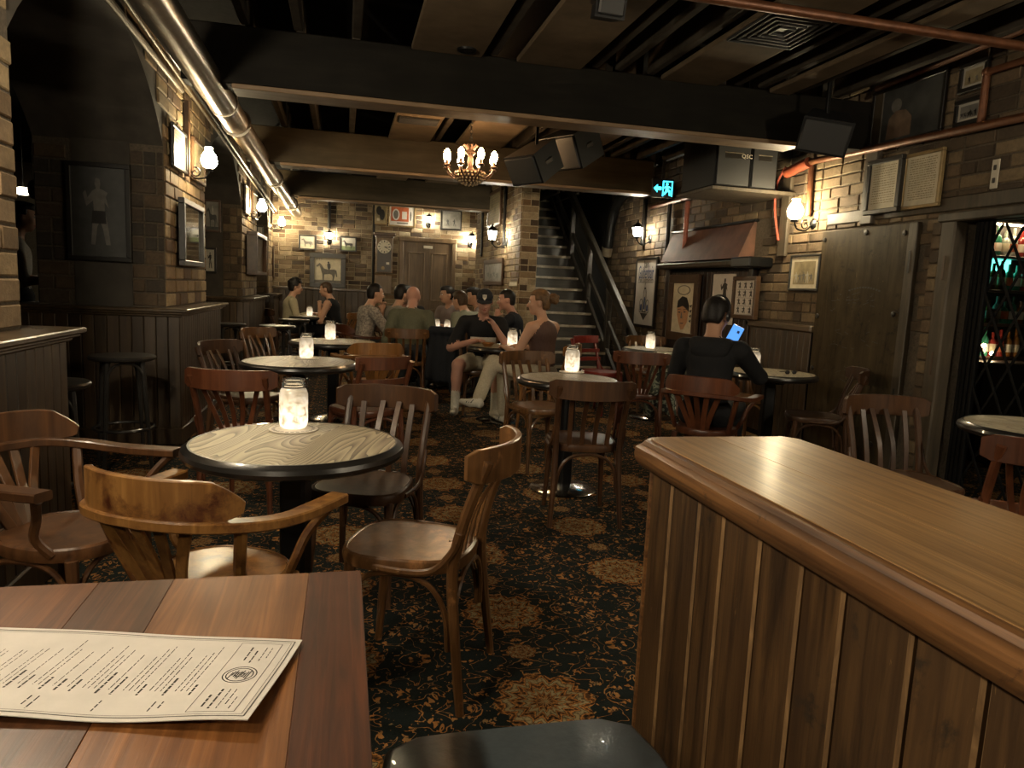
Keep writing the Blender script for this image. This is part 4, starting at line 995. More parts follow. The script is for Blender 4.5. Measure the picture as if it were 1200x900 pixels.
def person(label, loc, rz, shirt='cl_black', sleeve=.5, trousers='cl_jean', shoe='shoe_dark', skin='skin_a', hair='short', hairm='hair_brown', lean=8, twist=0, hy=0, hp=5, hr=0, sc=1.0, female=False,
           elbow=None, wrist=None, knee=None, ankle=None, shorts=False, sock=None, standing=False, z=.466, h=.012, fing=None, beard=False, group='people in the pub', tank=False, curl=.8):
    """local frame: x right, y forward, z up from the seat; dicts elbow/wrist/knee/ankle hold overrides per side (-1 left, 1 right)"""
    B = Blob(h); SK, SH, TR, SO, LP, ST = 0, 1, 2, 3, 4, 5
    U = rotm(twist, lean)
    up = lambda x, y, zz: U @ np.array([x, y, zz-.06])+np.array([0, 0, .06])
    f = .88 if female else 1.0
    B.ell((0, .01, .085), (.165*(1.03 if female else 1), .125, .10), TR, .03)
    B.ell(up(0, 0, .20), (.135*f, .10, .11), SH, .05, U); B.ell(up(0, .005, .33), (.15*f, .108, .14), SH, .05, U); B.ell(up(0, 0, .44), (.165*f, .105, .11), SH, .05, U)
    if female: B.ell(up(0, .075, .39), (.11, .06, .06), SH, .03, U)
    for s in (-1, 1): B.cone(up(0, -.01, .545), up(s*.165*f, 0, .515), .045, .055*f, SK if tank else SH, .04)
    B.ell(up(0, -.05, .46), (.13*f, .06, .09), SH, .04, U)
    B.cone(up(0, -.005, .54), up(0, .02, .655), .057*f, .05*f, SK, .02)
    # head
    hc = up(0, .045, .735); H_ = rotm(twist+hy, lean*.3+hp, hr); hd = lambda x, y, zz: hc+H_@np.array([x, y, zz])
    B.ell(hd(0, -.008, .028), (.074, .094, .085), SK, .02, H_); B.ell(hd(0, .022, -.035), (.060, .070, .075), SK, .03, H_); B.ell(hd(0, .062, -.085), (.030, .026, .024), SK, .02, H_)
    B.cone(hd(0, .085, .012), hd(0, .108, -.026), .009, .0145, SK, .012)
    for s in (-1, 1):
        B.ell(hd(s*.076, -.008, -.006), (.010, .020, .032), SK, .006, H_); B.ell(hd(s*.036, .066, -.02), (.024, .018, .02), SK, .02, H_)
        B.ell(hd(s*.030, .080, .034), (.022, .010, .007), SK, .012, H_)
    B.ell(hd(0, .087, -.056), (.022, .009, .009), LP, .006, H_)
    if beard: B.ell(hd(0, .024, -.062), (.064, .070, .058), ST, .01, H_)
    # arms
    for s in (-1, 1):
        S_ = up(s*.185*f, 0, .505)
        E_ = np.array((elbow or {}).get(s, (s*.245*f, .10, .25)), float); W_ = np.array((wrist or {}).get(s, (s*.13, .33, .30)), float)
        L1 = .30*f; d = E_-S_; E_ = S_+d/np.linalg.norm(d)*L1; d = W_-E_; ln = min(.27*f, max(.2, np.linalg.norm(d))); W_ = E_+d/np.linalg.norm(d)*ln; d = d/np.linalg.norm(d)
        B.cone(S_, E_, .056*f, .042*f, SK, .02); B.cone(E_, W_, .043*f, .029*f, SK, .02)
        if sleeve > 0:
            k = min(1, sleeve*2); B.cone(S_, S_+(E_-S_)*k, .067*f, (.058 if k < 1 else .05)*f, SH, .02)
            if sleeve > .5: k = (sleeve-.5)*2; B.cone(E_, E_+(W_-E_)*k*.97, .05*f, .038*f, SH, .02)
        # hand: palm, four bent fingers, thumb
        side = np.cross(d, [0, 0, 1.]); side = side/np.linalg.norm(side) if np.linalg.norm(side) > .1 else np.array([s*1., 0, 0]); nrm = np.cross(side, d)
        cu = (fing or {}).get(s, curl); Pm = W_+d*.055
        B.ell(Pm, (.040*f, .048, .017), SK, .012, np.stack([side, d, nrm], 1)); B.cone(W_-d*.01, Pm, .028*f, .024*f, SK, .015)
        for i in range(4):
            o = (i-1.5)*.021; ln = (.036, .042, .04, .03)[i if s > 0 else 3-i]
            a = Pm+d*.040+side*o; d1 = d*math.cos(cu*.6)-nrm*math.sin(cu*.6); b_ = a+d1*ln; d2 = d*math.cos(cu*1.5)-nrm*math.sin(cu*1.5)
            B.cone(a, b_, .0095, .0088, SK, .004); B.cone(b_, b_+d2*ln*.85, .0088, .0075, SK, .004)
        ti = -s*(1 if True else 0); a = Pm-d*.02+side*ti*.034; b_ = a+(d*.7+side*ti*.6-nrm*.35)*.036; B.cone(a, b_, .012, .0105, SK, .008); B.cone(b_, b_+(d*.9-nrm*.4)*.028, .0105, .0085, SK, .006)
    # legs
    feet = []
    for s in (-1, 1):
        Hh = np.array([s*.088, .02, .075])
        if standing: Kd, Ad = (s*.095, .03, -.36), (s*.10, -.01, -.77)
        else: Kd, Ad = (s*.12, .44, .075), (s*.12, .40, -.385)
        Kn = np.array((knee or {}).get(s, Kd), float); An = np.array((ankle or {}).get(s, Ad), float)
        d = Kn-Hh; Kn = Hh+d/np.linalg.norm(d)*.43; d = An-Kn; An = Kn+d/np.linalg.norm(d)*.415
        if shorts:
            B.cone(Hh, Kn, .088, .058, SK, .02); B.cone(Hh, Hh+(Kn-Hh)*.72, .10, .085, TR, .02); B.cone(Kn, An, .060, .036, SK, .02); B.ell((Kn+(An-Kn)*.3)-np.array([0, .012, 0]), (.052, .055, .09), SK, .03)
            if sock: B.cone(Kn+(An-Kn)*.62, An, .045, .042, SO, .01)
        else:
            B.cone(Hh, Kn, .098, .07, TR, .02); B.cone(Kn, Kn+(An-Kn)*.92, .072, .058, TR, .02); B.cone(Kn+(An-Kn)*.9, An, .04, .036, ST if sock == 'black' else SK, .01)
        ff = (An-Kn); ff = ff/np.linalg.norm(ff); fw = np.array([s*.15, 1, 0.]) if not standing else np.array([s*.1, 1, 0.]); fw = fw-ff*(fw@ff); fw /= np.linalg.norm(fw)
        he = An+ff*.045-fw*.035; feet.append((he, fw, ff, s)); B.cone(he, he+fw*.10, .038, .036, SO, .015); B.cone(he+fw*.10, he+fw*.20-(-ff)*(-.008), .038, .027, SO, .02); B.cone(he, An-ff*.0, .038, .036, SO, .01)
    mats = [skin, shirt, trousers, shoe, 'lip', 'cl_black' if sock == 'black' else 'stubble']
    # tank top: bare shoulders come from the label layout above
    me = B.mesh('person', mats)
    o = link('person', me, None, (loc[0], loc[1], z), (0, 0, R(rz)), (sc,)*3); tag(o, label, 'person', group)
    if shoe == 'shoe_white' and not shorts:
        m = MB()
        for he, fw, ff, s in feet:
            sd = np.cross(fw, ff)
            for e in (1, -1):
                for k in (.07, .095, .12): m.tube([he+fw*k+sd*e*.036+ff*.02, he+fw*(k-.012)+sd*e*.034-ff*.012, he+fw*(k-.02)+sd*e*.018-ff*.03], .0045, 5)
        link('shoe_stripes', m.mesh('shoe_stripes', 'cl_black'), o)
    # eyes, brows
    m = MB()
    for s in (-1, 1):
        m.sphere(hd(s*.030, .079, .012), .0115, 8, 6, 0); m.sphere(hd(s*.030, .0875, .012), .0058, 8, 5, 1)
    link('eyes', m.mesh('eyes', ['eye_white', 'eye_dark']), o)
    if hair != 'bald':
        m = MB()
        for s in (-1, 1): m.tube([hd(s*.014, .094, .032), hd(s*.032, .092, .038), hd(s*.048, .080, .034)], [.004, .005, .003], 6)
        link('eyebrows', m.mesh('eyebrows', hairm), o)
    if hair in ('short', 'curly', 'bun', 'crop'):
        q = Blob(.008); g = {'short': .012, 'curly': .022, 'bun': .010, 'crop': .005}[hair]
        q.ell(hd(0, -.012, .034), (.074+g, .094+g, .086+g), 0, .02, H_); q.ell(hd(0, -.05, -.02), (.062+g, .05+g*.6, .075), 0, .02, H_)
        if hair == 'curly':
            rn = random.Random(3)
            for i in range(46):
                a, b_ = rn.uniform(0, 2*PI), rn.uniform(.05, 1.35); q.ell(hd(.088*math.cos(a)*math.sin(b_), -.012+.108*math.sin(a)*math.sin(b_), .04+.10*math.cos(b_)), (.02,)*3, 0, .01)
        if hair == 'short': q.ell(hd(0, .045, .095), (.055, .045, .03), 0, .02, H_)
        hi_ = H_
        def face(gr, hc=hc, H_=hi_):
            p = (gr-hc)@H_; y, zz, x = p[..., 1], p[..., 2], np.abs(p[..., 0])
            a = np.minimum(y-(-.005), .072-zz+.0*x)          # forehead down: cut where y > 0 and z < hairline
            b_ = np.minimum(y-.028+.25*np.maximum(0, -zz), .11-zz-.35*y)
            low = -.07-zz                                     # nothing below the nape
            ear = np.minimum(np.minimum(y+.035, .018-zz), x-.05)
            return np.maximum(np.maximum(np.minimum(b_, .068-zz), low), np.maximum(ear, np.minimum(y-.012, -.0-zz)))
        q.cut(face)
        ho = link('hair', q.mesh('hair', [hairm]), o)
        if hair == 'bun':
            bb = Blob(.008); c0 = hd(0, -.135, .03); bb.ell(c0, (.048, .042, .046), 0, .01); rn = random.Random(1)
            for i in range(14):
                a, b_ = rn.uniform(0, 2*PI), rn.uniform(-1, 1); bb.ell(c0+.036*np.array([math.cos(a), b_*.8, math.sin(a)]), (.018, .014, .018), 0, .008)
            link('hair_bun', bb.mesh('hair_bun', [hairm]), ho)
    if hair == 'cap':
        q = Blob(.008); q.ell(hd(0, -.008, .045), (.084, .105, .088), 0, .01, H_)
        q.cut(lambda gr, hc=hc, H_=H_: (.035-((gr-hc)@H_)[..., 2]))
        co = link('cap', q.mesh('cap', ['cl_navy']), o)
        vs = []; fs = []
        for i in range(13):
            a = R(-68+136*i/12); vs += [tuple(hd(.080*math.sin(a), .088*math.cos(a), .045)), tuple(hd(.083*math.sin(a), .095*math.cos(a)+.075*math.cos(a)**.8, .030+.004*math.cos(a)-.012*math.sin(a)**2))]
        k = len(vs); vs += [(x, y, zz-.004) for x, y, zz in vs]
        for i in range(12): a = 2*i; fs += [(a, a+1, a+3, a+2), (k+a, k+a+2, k+a+3, k+a+1), (a+1, k+a+1, k+a+3, a+3)]
        link('visor', MB().add(vs, fs).mesh('visor', 'cl_navy'), co)
        m = MB(); c0 = [hd(x*.022, .097-.012*abs(x)-.01*max(0, zz-.6)**1, .07+zz*.026) for x, zz in ((-1, 1), (0, 1.25), (1, 1), (.95, 0), (0, -1.1), (-.95, 0))]
        n = H_@np.array([0, 1, .25]); m.rings([[p-n*.004 for p in c0], [p+n*.006 for p in c0]]); link('badge', m.mesh('badge', 'shoe_white', False), co)
    return o, hd, up
# ------------------------------------------------------------------ the people
def loc_of(world, loc, rz, z=.466):
    p = Matrix.Rotation(-R(rz), 3, 'Z') @ (Vector(world)-Vector((loc[0], loc[1], z))); return tuple(p)
L0 = (1.40, 7.30); rz0 = 176
o, hd, up = person('man in a black cap and black T-shirt seated facing the camera', L0, rz0, 'cl_black', .42, 'cl_beige', 'shoe_white', 'skin_c', 'cap', 'hair_brown', lean=14, hp=12, hy=-8, shorts=True, sock='white', h=.010,
    elbow={1: (.31, .10, .24), -1: (-.26, .24, .24)}, wrist={1: (.06, .34, .33), -1: (-.04, .27, .56)}, knee={1: (.27, .42, .08), -1: (-.12, .44, .07)}, ankle={1: (.29, .45, -.385), -1: (-.1, .5, -.39)}, fing={1: .5, -1: 1.0})
m = MB(); k = [up(x, .112+.012*math.cos(x*9), z) for z in (.315, .385) for x in (-.13, -.065, 0, .065, .13)]; m.add(k, [(i, i+1, i+6, i+5) for i in range(4)]); b = link('shirt_print', m.mesh('shirt_print', 'cl_white'), o)
so = b.modifiers.new('s', 'SOLIDIFY'); so.thickness = .006
L1 = (1.80, 6.28); rz1 = 38
lo = lambda *w_: loc_of(w_, L1, rz1)
person('woman with a hair bun in a brown sleeveless top seated in profile', L1, rz1, 'cl_brown', 0, 'cl_beige', 'shoe_white', 'skin_a', 'bun', 'hair_bun', lean=4, twist=-6, hy=38, hp=4, female=True, h=.010, tank=True, sock='black',
    elbow={-1: (-.26, .12, .25), 1: (.22, .14, .25)}, wrist={-1: (-.12, .36, .30), 1: (.1, .36, .30)}, knee={-1: lo(1.46, 6.42, .60), 1: lo(1.48, 6.60, .52)}, ankle={-1: lo(1.22, 6.30, .34), 1: lo(1.52, 6.62, .10)})
L2 = (2.36, 4.26); rz2 = -40; ph = P(860, 394, Y=4.42)
lo = lambda *w_: loc_of(w_, L2, rz2)
o, hd, up = person('person in a black hooded top with earphones looking at a phone', L2, rz2, 'cl_black', 1, 'cl_black', 'shoe_dark', 'skin_b', 'short', 'hair_black', lean=6, hp=16, hy=-16, h=.010,
    elbow={1: (.27, .22, .36), -1: (-.26, .12, .24)}, wrist={1: lo(ph.x+.03, ph.y-.01, ph.z-.13), -1: (-.08, .36, .30)}, fing={1: 1.1})
q = Blob(.012); q.ell(up(0, -.085, .50), (.13, .05, .075), 0, .02); q.cone(up(-.10, -.05, .54), up(.10, -.05, .54), .045, .045, 0, .02); link('hood', q.mesh('hood', ['cl_black']), o)
m = MB(); m.tube([hd(.092*math.sin(R(a)), -.01, .02+.118*math.cos(R(a))) for a in range(-95, 96, 10)], .008, 6); [m.sphere(hd(s*.09, -.008, -.005), .032, 10, 8, 0, (.45, 1, 1.1)) for s in (-1, 1)]; link('headphones', m.mesh('headphones', 'phone_case'), o)
pn = thing('phone', 'mobile phone with a bright blue screen held up in a hand', 'phone', (ph.x, ph.y, ph.z), 0, rot=(R(64), R(24), R(-30)))
obj('body', MB().bbox((-.042, -.086, -.008), (.042, .086, 0), .004), 'phone_case', pn, smooth=False)
obj('screen', MB().bbox((-.039, -.082, 0), (.039, .082, .001), .0003), 'phone_screen', pn, smooth=False)
obj('picture_tile', MB().bbox((.005, .03, .0012), (.022, .05, .0016), .0002).bbox((-.02, -.05, .0012), (.02, -.03, .0016), .0002), 'ink_blue', pn, smooth=False)
person('bald man in an olive shirt with his back to the camera', (.72, 8.02), -12, 'cl_olive', 1, 'cl_jean', 'shoe_dark', 'skin_c', 'bald', lean=20, hp=8, hy=-6, sc=1.04, beard=True)
person('man in a pale sage jumper leaning forward with his back to the camera', (1.60, 8.72), 36, 'cl_sage', 1, 'cl_jean', 'shoe_dark', 'skin_a', 'short', 'hair_brown', lean=22, hp=4, h=.014)
person('man in a mauve T-shirt in profile at the far side of the group table', (1.50, 10.05), 128, 'cl_mauve', .5, 'cl_jean', 'shoe_dark', 'skin_a', 'short', 'hair_black', lean=6, hy=-28, h=.014)
person('dark-haired man half hidden behind the sage jumper', (1.86, 9.6), 82, 'cl_mauve', .5, 'cl_jean', 'shoe_dark', 'skin_a', 'short', 'hair_black', lean=8, h=.014)
person('man in a navy T-shirt with a hand at his mouth, left of the stairs', (2.0, 8.1), 68, 'cl_navy', .45, 'cl_jean', 'shoe_dark', 'skin_c', 'crop', 'hair_black', lean=10, hp=4, hy=14, h=.012, elbow={-1: (-.22, .26, .3)}, wrist={-1: (-.03, .25, .60)})
person('bearded dark-haired man in a grey shirt in the group of friends', (.58, 8.98), -58, 'cl_grey', .5, 'cl_jean', 'shoe_dark', 'skin_a', 'short', 'hair_black', lean=10, hp=4, h=.012, beard=True)
person('man in a dark top facing the camera between two friends', (.86, 10.0), 172, 'cl_black', .5, 'cl_jean', 'shoe_dark', 'skin_c', 'short', 'hair_brown', lean=12, hp=8, h=.012)
person('man in a patterned T-shirt propping his chin on his hand', (.22, 8.75), -72, 'cl_pat', .45, 'cl_jean', 'shoe_dark', 'skin_a', 'crop', 'hair_black', lean=10, hp=2, h=.012, elbow={1: (.24, .26, .24), -1: (-.2, .3, .26)}, wrist={1: (.1, .36, .4), -1: (-.03, .27, .58)})
person('man with curly dark hair in a cream jumper at the far left table', (-.86, 11.9), -78, 'cl_cream', 1, 'cl_jean', 'shoe_dark', 'skin_a', 'curly', 'hair_black', lean=6, h=.014)
person('person in a black vest with bare arms at the far left table', (-.10, 11.65), 72, 'cl_black', 0, 'cl_black', 'shoe_dark', 'skin_a', 'crop', 'hair_brown', lean=12, hp=8, h=.014, elbow={-1: (-.26, .16, .26)}, wrist={-1: (-.05, .27, .55)})
person('bartender in a white T-shirt seen through the left archway', (-2.95, 7.5), -70, 'cl_white', .5, 'cl_black', 'shoe_dark', 'skin_b', 'short', 'hair_black', standing=True, z=.94, sc=1.12, h=.014, lean=2, elbow={1: (.25, .05, .22), -1: (-.25, .05, .22)}, wrist={1: (.15, .32, .25), -1: (-.15, .32, .25)})
for c in (('slat', 'chair_dark', (1.50, 10.05), 128, 'dark chair under the man in the mauve T-shirt'), ('slat', 'chair_dark', (1.86, 9.6), 82, 'dark chair under the half-hidden dark-haired man'), ('slat', 'chair_dark', (.86, 10.0), 172, 'dark chair under the friend who faces the camera'), ('slat', 'chair_dark', (-.86, 11.9), -78, 'dark chair under the man in the cream jumper')): chair(*c)
# bowl in front of the man in the cap
o = obj('snack_bowl', MB().lathe([(.001, 0), (.035, 0), (.04, .006), (.068, .035), (.066, .037), (.036, .01), (.001, .009)], n=20), 'foil', None, loc=(1.36, 6.72, .7505)); tag(o, 'small orange bowl by the hands of the man in the cap', 'bowl')
o = thing('tumbler', 'clear tumbler with a straw beside the jar on the capped man\'s table', 'glass', (1.70, 6.70, .7505))
obj('glass', MB().lathe([(.028, 0), (.034, .11), (.0325, .11), (.027, .008), (.001, .008)], n=16), 'glass', o); obj('straw', MB().tube([(.01, 0, .01), (-.03, .01, .17)], .003, 6), 'white_plate', o)
# jackets over chair backs
def camo():
    m, n, l, b = nodes('camouflage'); f = noise(n, l, objvec(n, l), 11, 3, .5, .5)
    r = ramp(n, [(0, (.012, .013, .010)), (.44, (.16, .17, .12)), (.52, (.04, .045, .032)), (.60, (.40, .39, .31))], 'CONSTANT'); l.new(f, r.inputs[0]); l.new(r.outputs[0], b.inputs['Base Color']); b.inputs['Roughness'].default_value = .9
camo()
def jacket(name, label, c, rz, w_, h_, mat, hz, seed):
    q = Blob(.014); rn = random.Random(seed)
    for i in range(5):
        x = (i-2)/2*w_; q.cone((x, -.015*rn.random(), 0), (x*(1.1+.2*rn.random()), .03*rn.uniform(-1, 1), -h_*rn.uniform(.75, 1)), .035, .05*rn.uniform(.7, 1.1), 0, .035)
    q.cone((-w_, 0, -.01), (w_, 0, -.01), .04, .04, 0, .03); q.cone((-w_*.8, -.06, -.02), (-w_*.95, -.07, -h_*.55), .05, .04, 0, .03); q.cone((w_*.8, -.05, -.02), (w_*1.0, -.06, -h_*.6), .05, .04, 0, .03)
    o = link(name, q.mesh(name, [mat]), None, (c[0], c[1], hz), (0, 0, R(rz))); tag(o, label, 'jacket'); return o
jacket('jacket', 'camouflage jacket slung over the red-brown chair behind the phone user', (2.76, 5.56), -24, .16, .55, 'camouflage', .80, 3)
jacket('jacket', 'long black coat hanging behind the man in the cap', (1.09, 7.66), 150, .17, .66, 'cl_navy', .84, 5)
o = obj('sunglasses', MB().sphere((-.03, 0, .012), .022, 10, 6, 0, (1, .3, .7)).sphere((.03, 0, .012), .022, 10, 6, 0, (1, .3, .7)).tube([(-.055, 0, .018), (-.058, .06, .012)], .003, 5).tube([(.055, 0, .018), (.05, .07, .012)], .003, 5), 'phone_case', None, loc=(3.40, 4.86, .7505)); tag(o, 'black sunglasses lying on the phone user\'s table', 'sunglasses')
# ------------------------------------------------------------------ framed pictures
def flat(mb, pts, y, m=0): mb.add([(a, y, b) for a, b in pts], [tuple(range(len(pts)))], m)
HORSE = [(-.48, .30), (-.50, .22), (-.44, .20), (-.36, .27), (-.30, .10), (-.27, -.05), (-.24, -.15), (-.22, -.48), (-.17, -.48), (-.15, -.18), (.08, -.14), (.18, -.18), (.22, -.30), (.20, -.48), (.26, -.48), (.30, -.26), (.33, -.08), (.38, -.30), (.42, -.28), (.38, .05), (.28, .10), (.0, .08), (-.16, .13), (-.28, .34), (-.36, .42), (-.38, .38)]
RIDER = [(-.08, .08), (-.10, .28), (-.06, .36), (-.09, .42), (-.04, .48), (.01, .43), (.0, .36), (.07, .30), (.08, .10), (.02, -.04), (-.02, -.04)]
BOXER = [(-.05, .48), (-.08, .40), (-.05, .33), (-.13, .30), (-.24, .20), (-.28, .30), (-.34, .26), (-.27, .08), (-.12, .16), (-.11, .02), (-.15, -.15), (-.19, -.46), (-.10, -.46), (-.04, -.20), (.02, -.12), (.08, -.24), (.14, -.46), (.24, -.46), (.19, -.18), (.13, .02), (.13, .14), (.22, .06), (.16, .22), (.20, .28), (.12, .31), (.03, .33), (.05, .40), (.03, .47)]
def sc_(pts, sx, sz, ox=0, oz=0): return [(x*sx+ox, z*sz+oz) for x, z in pts]
def ellp(cx, cz, rx, rz_, n=20): return [(cx+rx*math.cos(2*PI*i/n), cz+rz_*math.sin(2*PI*i/n)) for i in range(n)]
def picture(label, plane, val, pxl, pxr, pyt, pyb, frame='frame_black', fw=.03, fd=.025, bg='cream_print', art=None, mats=(), group='framed pictures on the walls', cat='picture', name='framed_picture', tilt=0, mat_w=0):
    pm = (pxl+pxr)/2; pym = (pyt+pyb)/2
    kw = {'X': {'X': val}, 'Y': {'Y': val}}[plane]
    a = P(pxl, pym, **kw); b = P(pxr, pym, **kw); zt = P(pm, pyt, **kw).z; zb = P(pm, pyb, **kw).z; c = (a+b)/2
    w_ = (a-b).length; h_ = zt-zb; rz = 0 if plane == 'Y' else (PI/2 if val < 0 or val in (XL,) else -PI/2)
    if plane == 'X': w_ = abs(a.y-b.y)
    t = thing(name, label, cat, (c.x, c.y, (zt+zb)/2), 0, group, rot=(0, R(tilt), rz))
    W2, H2 = w_/2, h_/2; m = MB()
    fw = min(fw, W2*.35)
    for x0, x1, z0, z1 in ((-W2, W2, H2-fw, H2), (-W2, W2, -H2, -H2+fw), (-W2, -W2+fw, -H2+fw, H2-fw), (W2-fw, W2, -H2+fw, H2-fw)): m.bbox((x0, -fd, z0), (x1, 0, z1), .004)
    obj('frame', m, frame, t, smooth=False)
    pr = obj('print', MB().box((-W2+fw*.8, -fd*.55, -H2+fw*.8), (W2-fw*.8, -.001, H2-fw*.8)), bg, t, smooth=False)
    if art:
        m = MB(); art(m, W2-fw, H2-fw, -fd*.55-.001)
        if m.v: obj('drawing', m, list(mats), pr, smooth=False)
    return t, W2, H2
def horse_art(m, w_, h_, y):
    flat(m, [(-w_, -h_), (w_, -h_), (w_, -h_*.35), (-w_, -h_*.35)], y, 1); flat(m, sc_(HORSE, w_*1.7, h_*1.5), y-.001, 0)
def horse_rider(m, w_, h_, y):
    flat(m, [(-w_, -h_), (w_, -h_), (w_, -h_*.78), (-w_, -h_*.78)], y, 0); flat(m, sc_(HORSE, w_*1.75, h_*1.55, 0, -h_*.05), y-.001, 0); flat(m, sc_(RIDER, w_*1.5, h_*1.3, w_*.1, h_*.12), y-.002, 1)
    for k in range(5): flat(m, [(-w_*.9+k*w_*.12, h_*.98), (-w_*.86+k*w_*.12, h_*.98), (-w_*.88+k*w_*.12, h_*(.6+.05*k))], y-.001, 1)
def boxer_art(m, w_, h_, y): flat(m, sc_(BOXER, w_*1.7, h_*1.6), y, 0); flat(m, sc_([(-.14, .02), (.14, .02), (.16, -.16), (-.17, -.16)], w_*1.7, h_*1.6), y-.001, 1)
def figures(seed, n=9):
    def f(m, w_, h_, y):
        rn = random.Random(seed); flat(m, [(-w_*.8, -h_*.75), (w_*.8, -h_*.75), (w_*.8, h_*.7), (-w_*.8, h_*.7)], y, 2)
        for i in range(n):
            x = -w_*.7+w_*1.4*(i+.5)/n; s = rn.uniform(.35, .6); flat(m, sc_(BOXER, w_*.5, h_*1.5*s, x, -h_*.35+rn.uniform(-.05, .1)*h_), y-.001-.0002*i, rn.choice((0, 0, 1)))
    return f
def text_art(seed, rows=14, em=False):
    def f(m, w_, h_, y):
        rn = random.Random(seed)
        for r in range(rows):
            z = h_*.85-r*1.7*h_/rows; x = -w_*.8
            while x < w_*.75: l_ = rn.uniform(.05, .2)*w_; flat(m, [(x, z), (min(x+l_, w_*.8), z), (min(x+l_, w_*.8), z+h_*.035), (x, z+h_*.035)], y, 0); x += l_+.04*w_
    return f
# --- left wall
picture('pale print in a thin dark frame, left of the nearest sconce', 'X', XL+.026, 200, 216, 150, 199, bg='sepia_print', art=text_art(1, 8), mats=['print_pale'])
picture('small print half behind the nearest left sconce', 'X', XL+.026, 224, 238, 166, 214, 'frame_brown', bg='sepia_print', art=figures(3, 3), mats=['print_grey', 'print_pale', 'sepia_print'])
picture('tall framed mirror on the nearest left pier', 'X', XL+.03, 209, 233, 237, 312, 'frame_black', .045, .05, bg='mirror', name='wall_mirror', cat='mirror', group='mirrors')
picture('dark photograph of a boxer in shorts on the shaded pier end', 'Y', 5.97-.022, 79, 154, 191, 306, 'frame_black', .035, .03, bg='dark_print', art=boxer_art, mats=['print_grey', 'frame_black'])
picture('grey photograph of a rider above the second ledge', 'Y', 10.15-.022, 239, 259, 234, 272, 'frame_brown', bg='grey_print', art=horse_rider, mats=['dark_print', 'print_pale'])
picture('small black-framed photograph under the rider photograph', 'Y', 10.15-.022, 239, 254, 290, 320, bg='print_pale', art=boxer_art, mats=['frame_black', 'print_grey'])
picture('narrow gilt frame high on the middle pier', 'X', XL+.026, 286, 292, 218, 252, 'frame_brown', bg='sepia_print')
picture('narrow print beside the middle sconce', 'X', XL+.026, 295, 300, 226, 257, 'frame_brown', bg='cream_print')
picture('deep empty brown box frame on the middle pier', 'X', XL+.03, 289, 302, 274, 322, 'frame_brown', .05, .14, bg='brick_brown', name='box_frame', cat='frame', group='frames')
picture('white-matted picture on the end of the furthest pier', 'Y', 13.55-.022, 301, 309, 265, 294, bg='print_pale', art=boxer_art, mats=['frame_black', 'print_grey'])
picture('brown-framed picture on the side of the furthest pier', 'X', XL+.026, 319.5, 322.5, 288, 325, 'frame_brown', bg='sepia_print')
# --- back wall
picture('small horse print left of the back-wall lantern', 'Y', YB-.024, 350, 371, 275, 293, bg='print_pale', art=horse_art, mats=['print_grey', 'cream_print'])
picture('small dark horse print right of the back-wall lantern', 'Y', YB-.024, 398, 418, 277, 295, bg='print_pale', art=horse_art, mats=['frame_black', 'print_green'])
picture('large framed picture of a jockey on a grey horse', 'Y', YB-.028, 363, 405, 297, 337, fw=.09, fd=.05, bg='cream_print', art=horse_rider, mats=['print_grey', 'frame_black'])
def gloves(m, w_, h_, y): flat(m, ellp(-w_*.3, h_*.35, w_*.5, h_*.5), y, 0); flat(m, ellp(w_*.3, -.1*h_, w_*.5, h_*.6), y-.001, 0); flat(m, [(-w_*.7, -h_*.5), (-w_*.2, -h_*.5), (-w_*.2, -h_*.8), (-w_*.7, -h_*.8)], y, 1)
picture('display box with dark boxing gloves above the clock', 'Y', YB-.024, 438, 454, 238, 263, 'frame_gilt', bg='sepia_print', art=gloves, mats=['frame_black', 'cream_print'])
def orange(m, w_, h_, y):
    flat(m, [(-w_*.9, -h_*.6), (w_*.55, -h_*.6), (w_*.55, h_*.9), (-w_*.9, h_*.9)], y, 0); flat(m, ellp(-w_*.5, h_*.1, w_*.3, h_*.6), y-.001, 1); flat(m, ellp(-w_*.5, h_*.1, w_*.2, h_*.45), y-.0015, 2)
    flat(m, [(.0, -h_*.35), (w_*.4, -h_*.35), (w_*.4, h_*.45), (0, h_*.45)], y-.001, 1); flat(m, ellp(w_*.72, 0, w_*.08, h_*.5), y-.001, 2); flat(m, [(-w_*.4, -h_*.85), (w_*.5, -h_*.85), (w_*.5, -h_*.7), (-w_*.4, -h_*.7)], y-.001, 2)
picture('orange and white poster above the clock', 'Y', YB-.024, 455, 487, 240, 266, 'frame_gilt', bg='paper', art=orange, mats=['orange_print', 'paper', 'print_grey'])
picture('black and white photograph right of the door lantern', 'Y', YB-.024, 516, 541, 246, 270, bg='grey_print', art=figures(5, 2), mats=['print_pale', 'dark_print', 'grey_print'])
# pendulum clock
a = P(439, 296, Y=YB-.02); b = P(461, 296, Y=YB-.02); zt = P(450, 273, Y=YB).z; zb = P(450, 344, Y=YB).z; w_ = (b-a).length; H_c = zt-zb
ck = thing('wall_clock', 'tall brown pendulum clock with a white roman dial', 'clock', ((a.x+b.x)/2, YB-.012, zb))
obj('case', MB().bbox((-w_/2+.02, -.10, H_c*.34), (w_/2-.02, 0, H_c-.05), .008).bbox((-w_/2+.01, -.11, 0), (w_/2-.03, 0, H_c*.30), .008), 'door_wood', ck, smooth=False)
obj('cornice', MB().bbox((-w_/2-.03, -.15, H_c-.06), (w_/2+.03, 0, H_c), .012).bbox((-w_/2, -.13, H_c-.10), (w_/2, 0, H_c-.055), .01), 'frame_brown', ck, smooth=False)
obj('glass_door', MB().bbox((-w_/2+.05, -.108, H_c*.36), (w_/2-.05, -.098, H_c*.80), .004), 'frame_black', ck, smooth=False)
dc = (0, H_c*.77); rd = .13
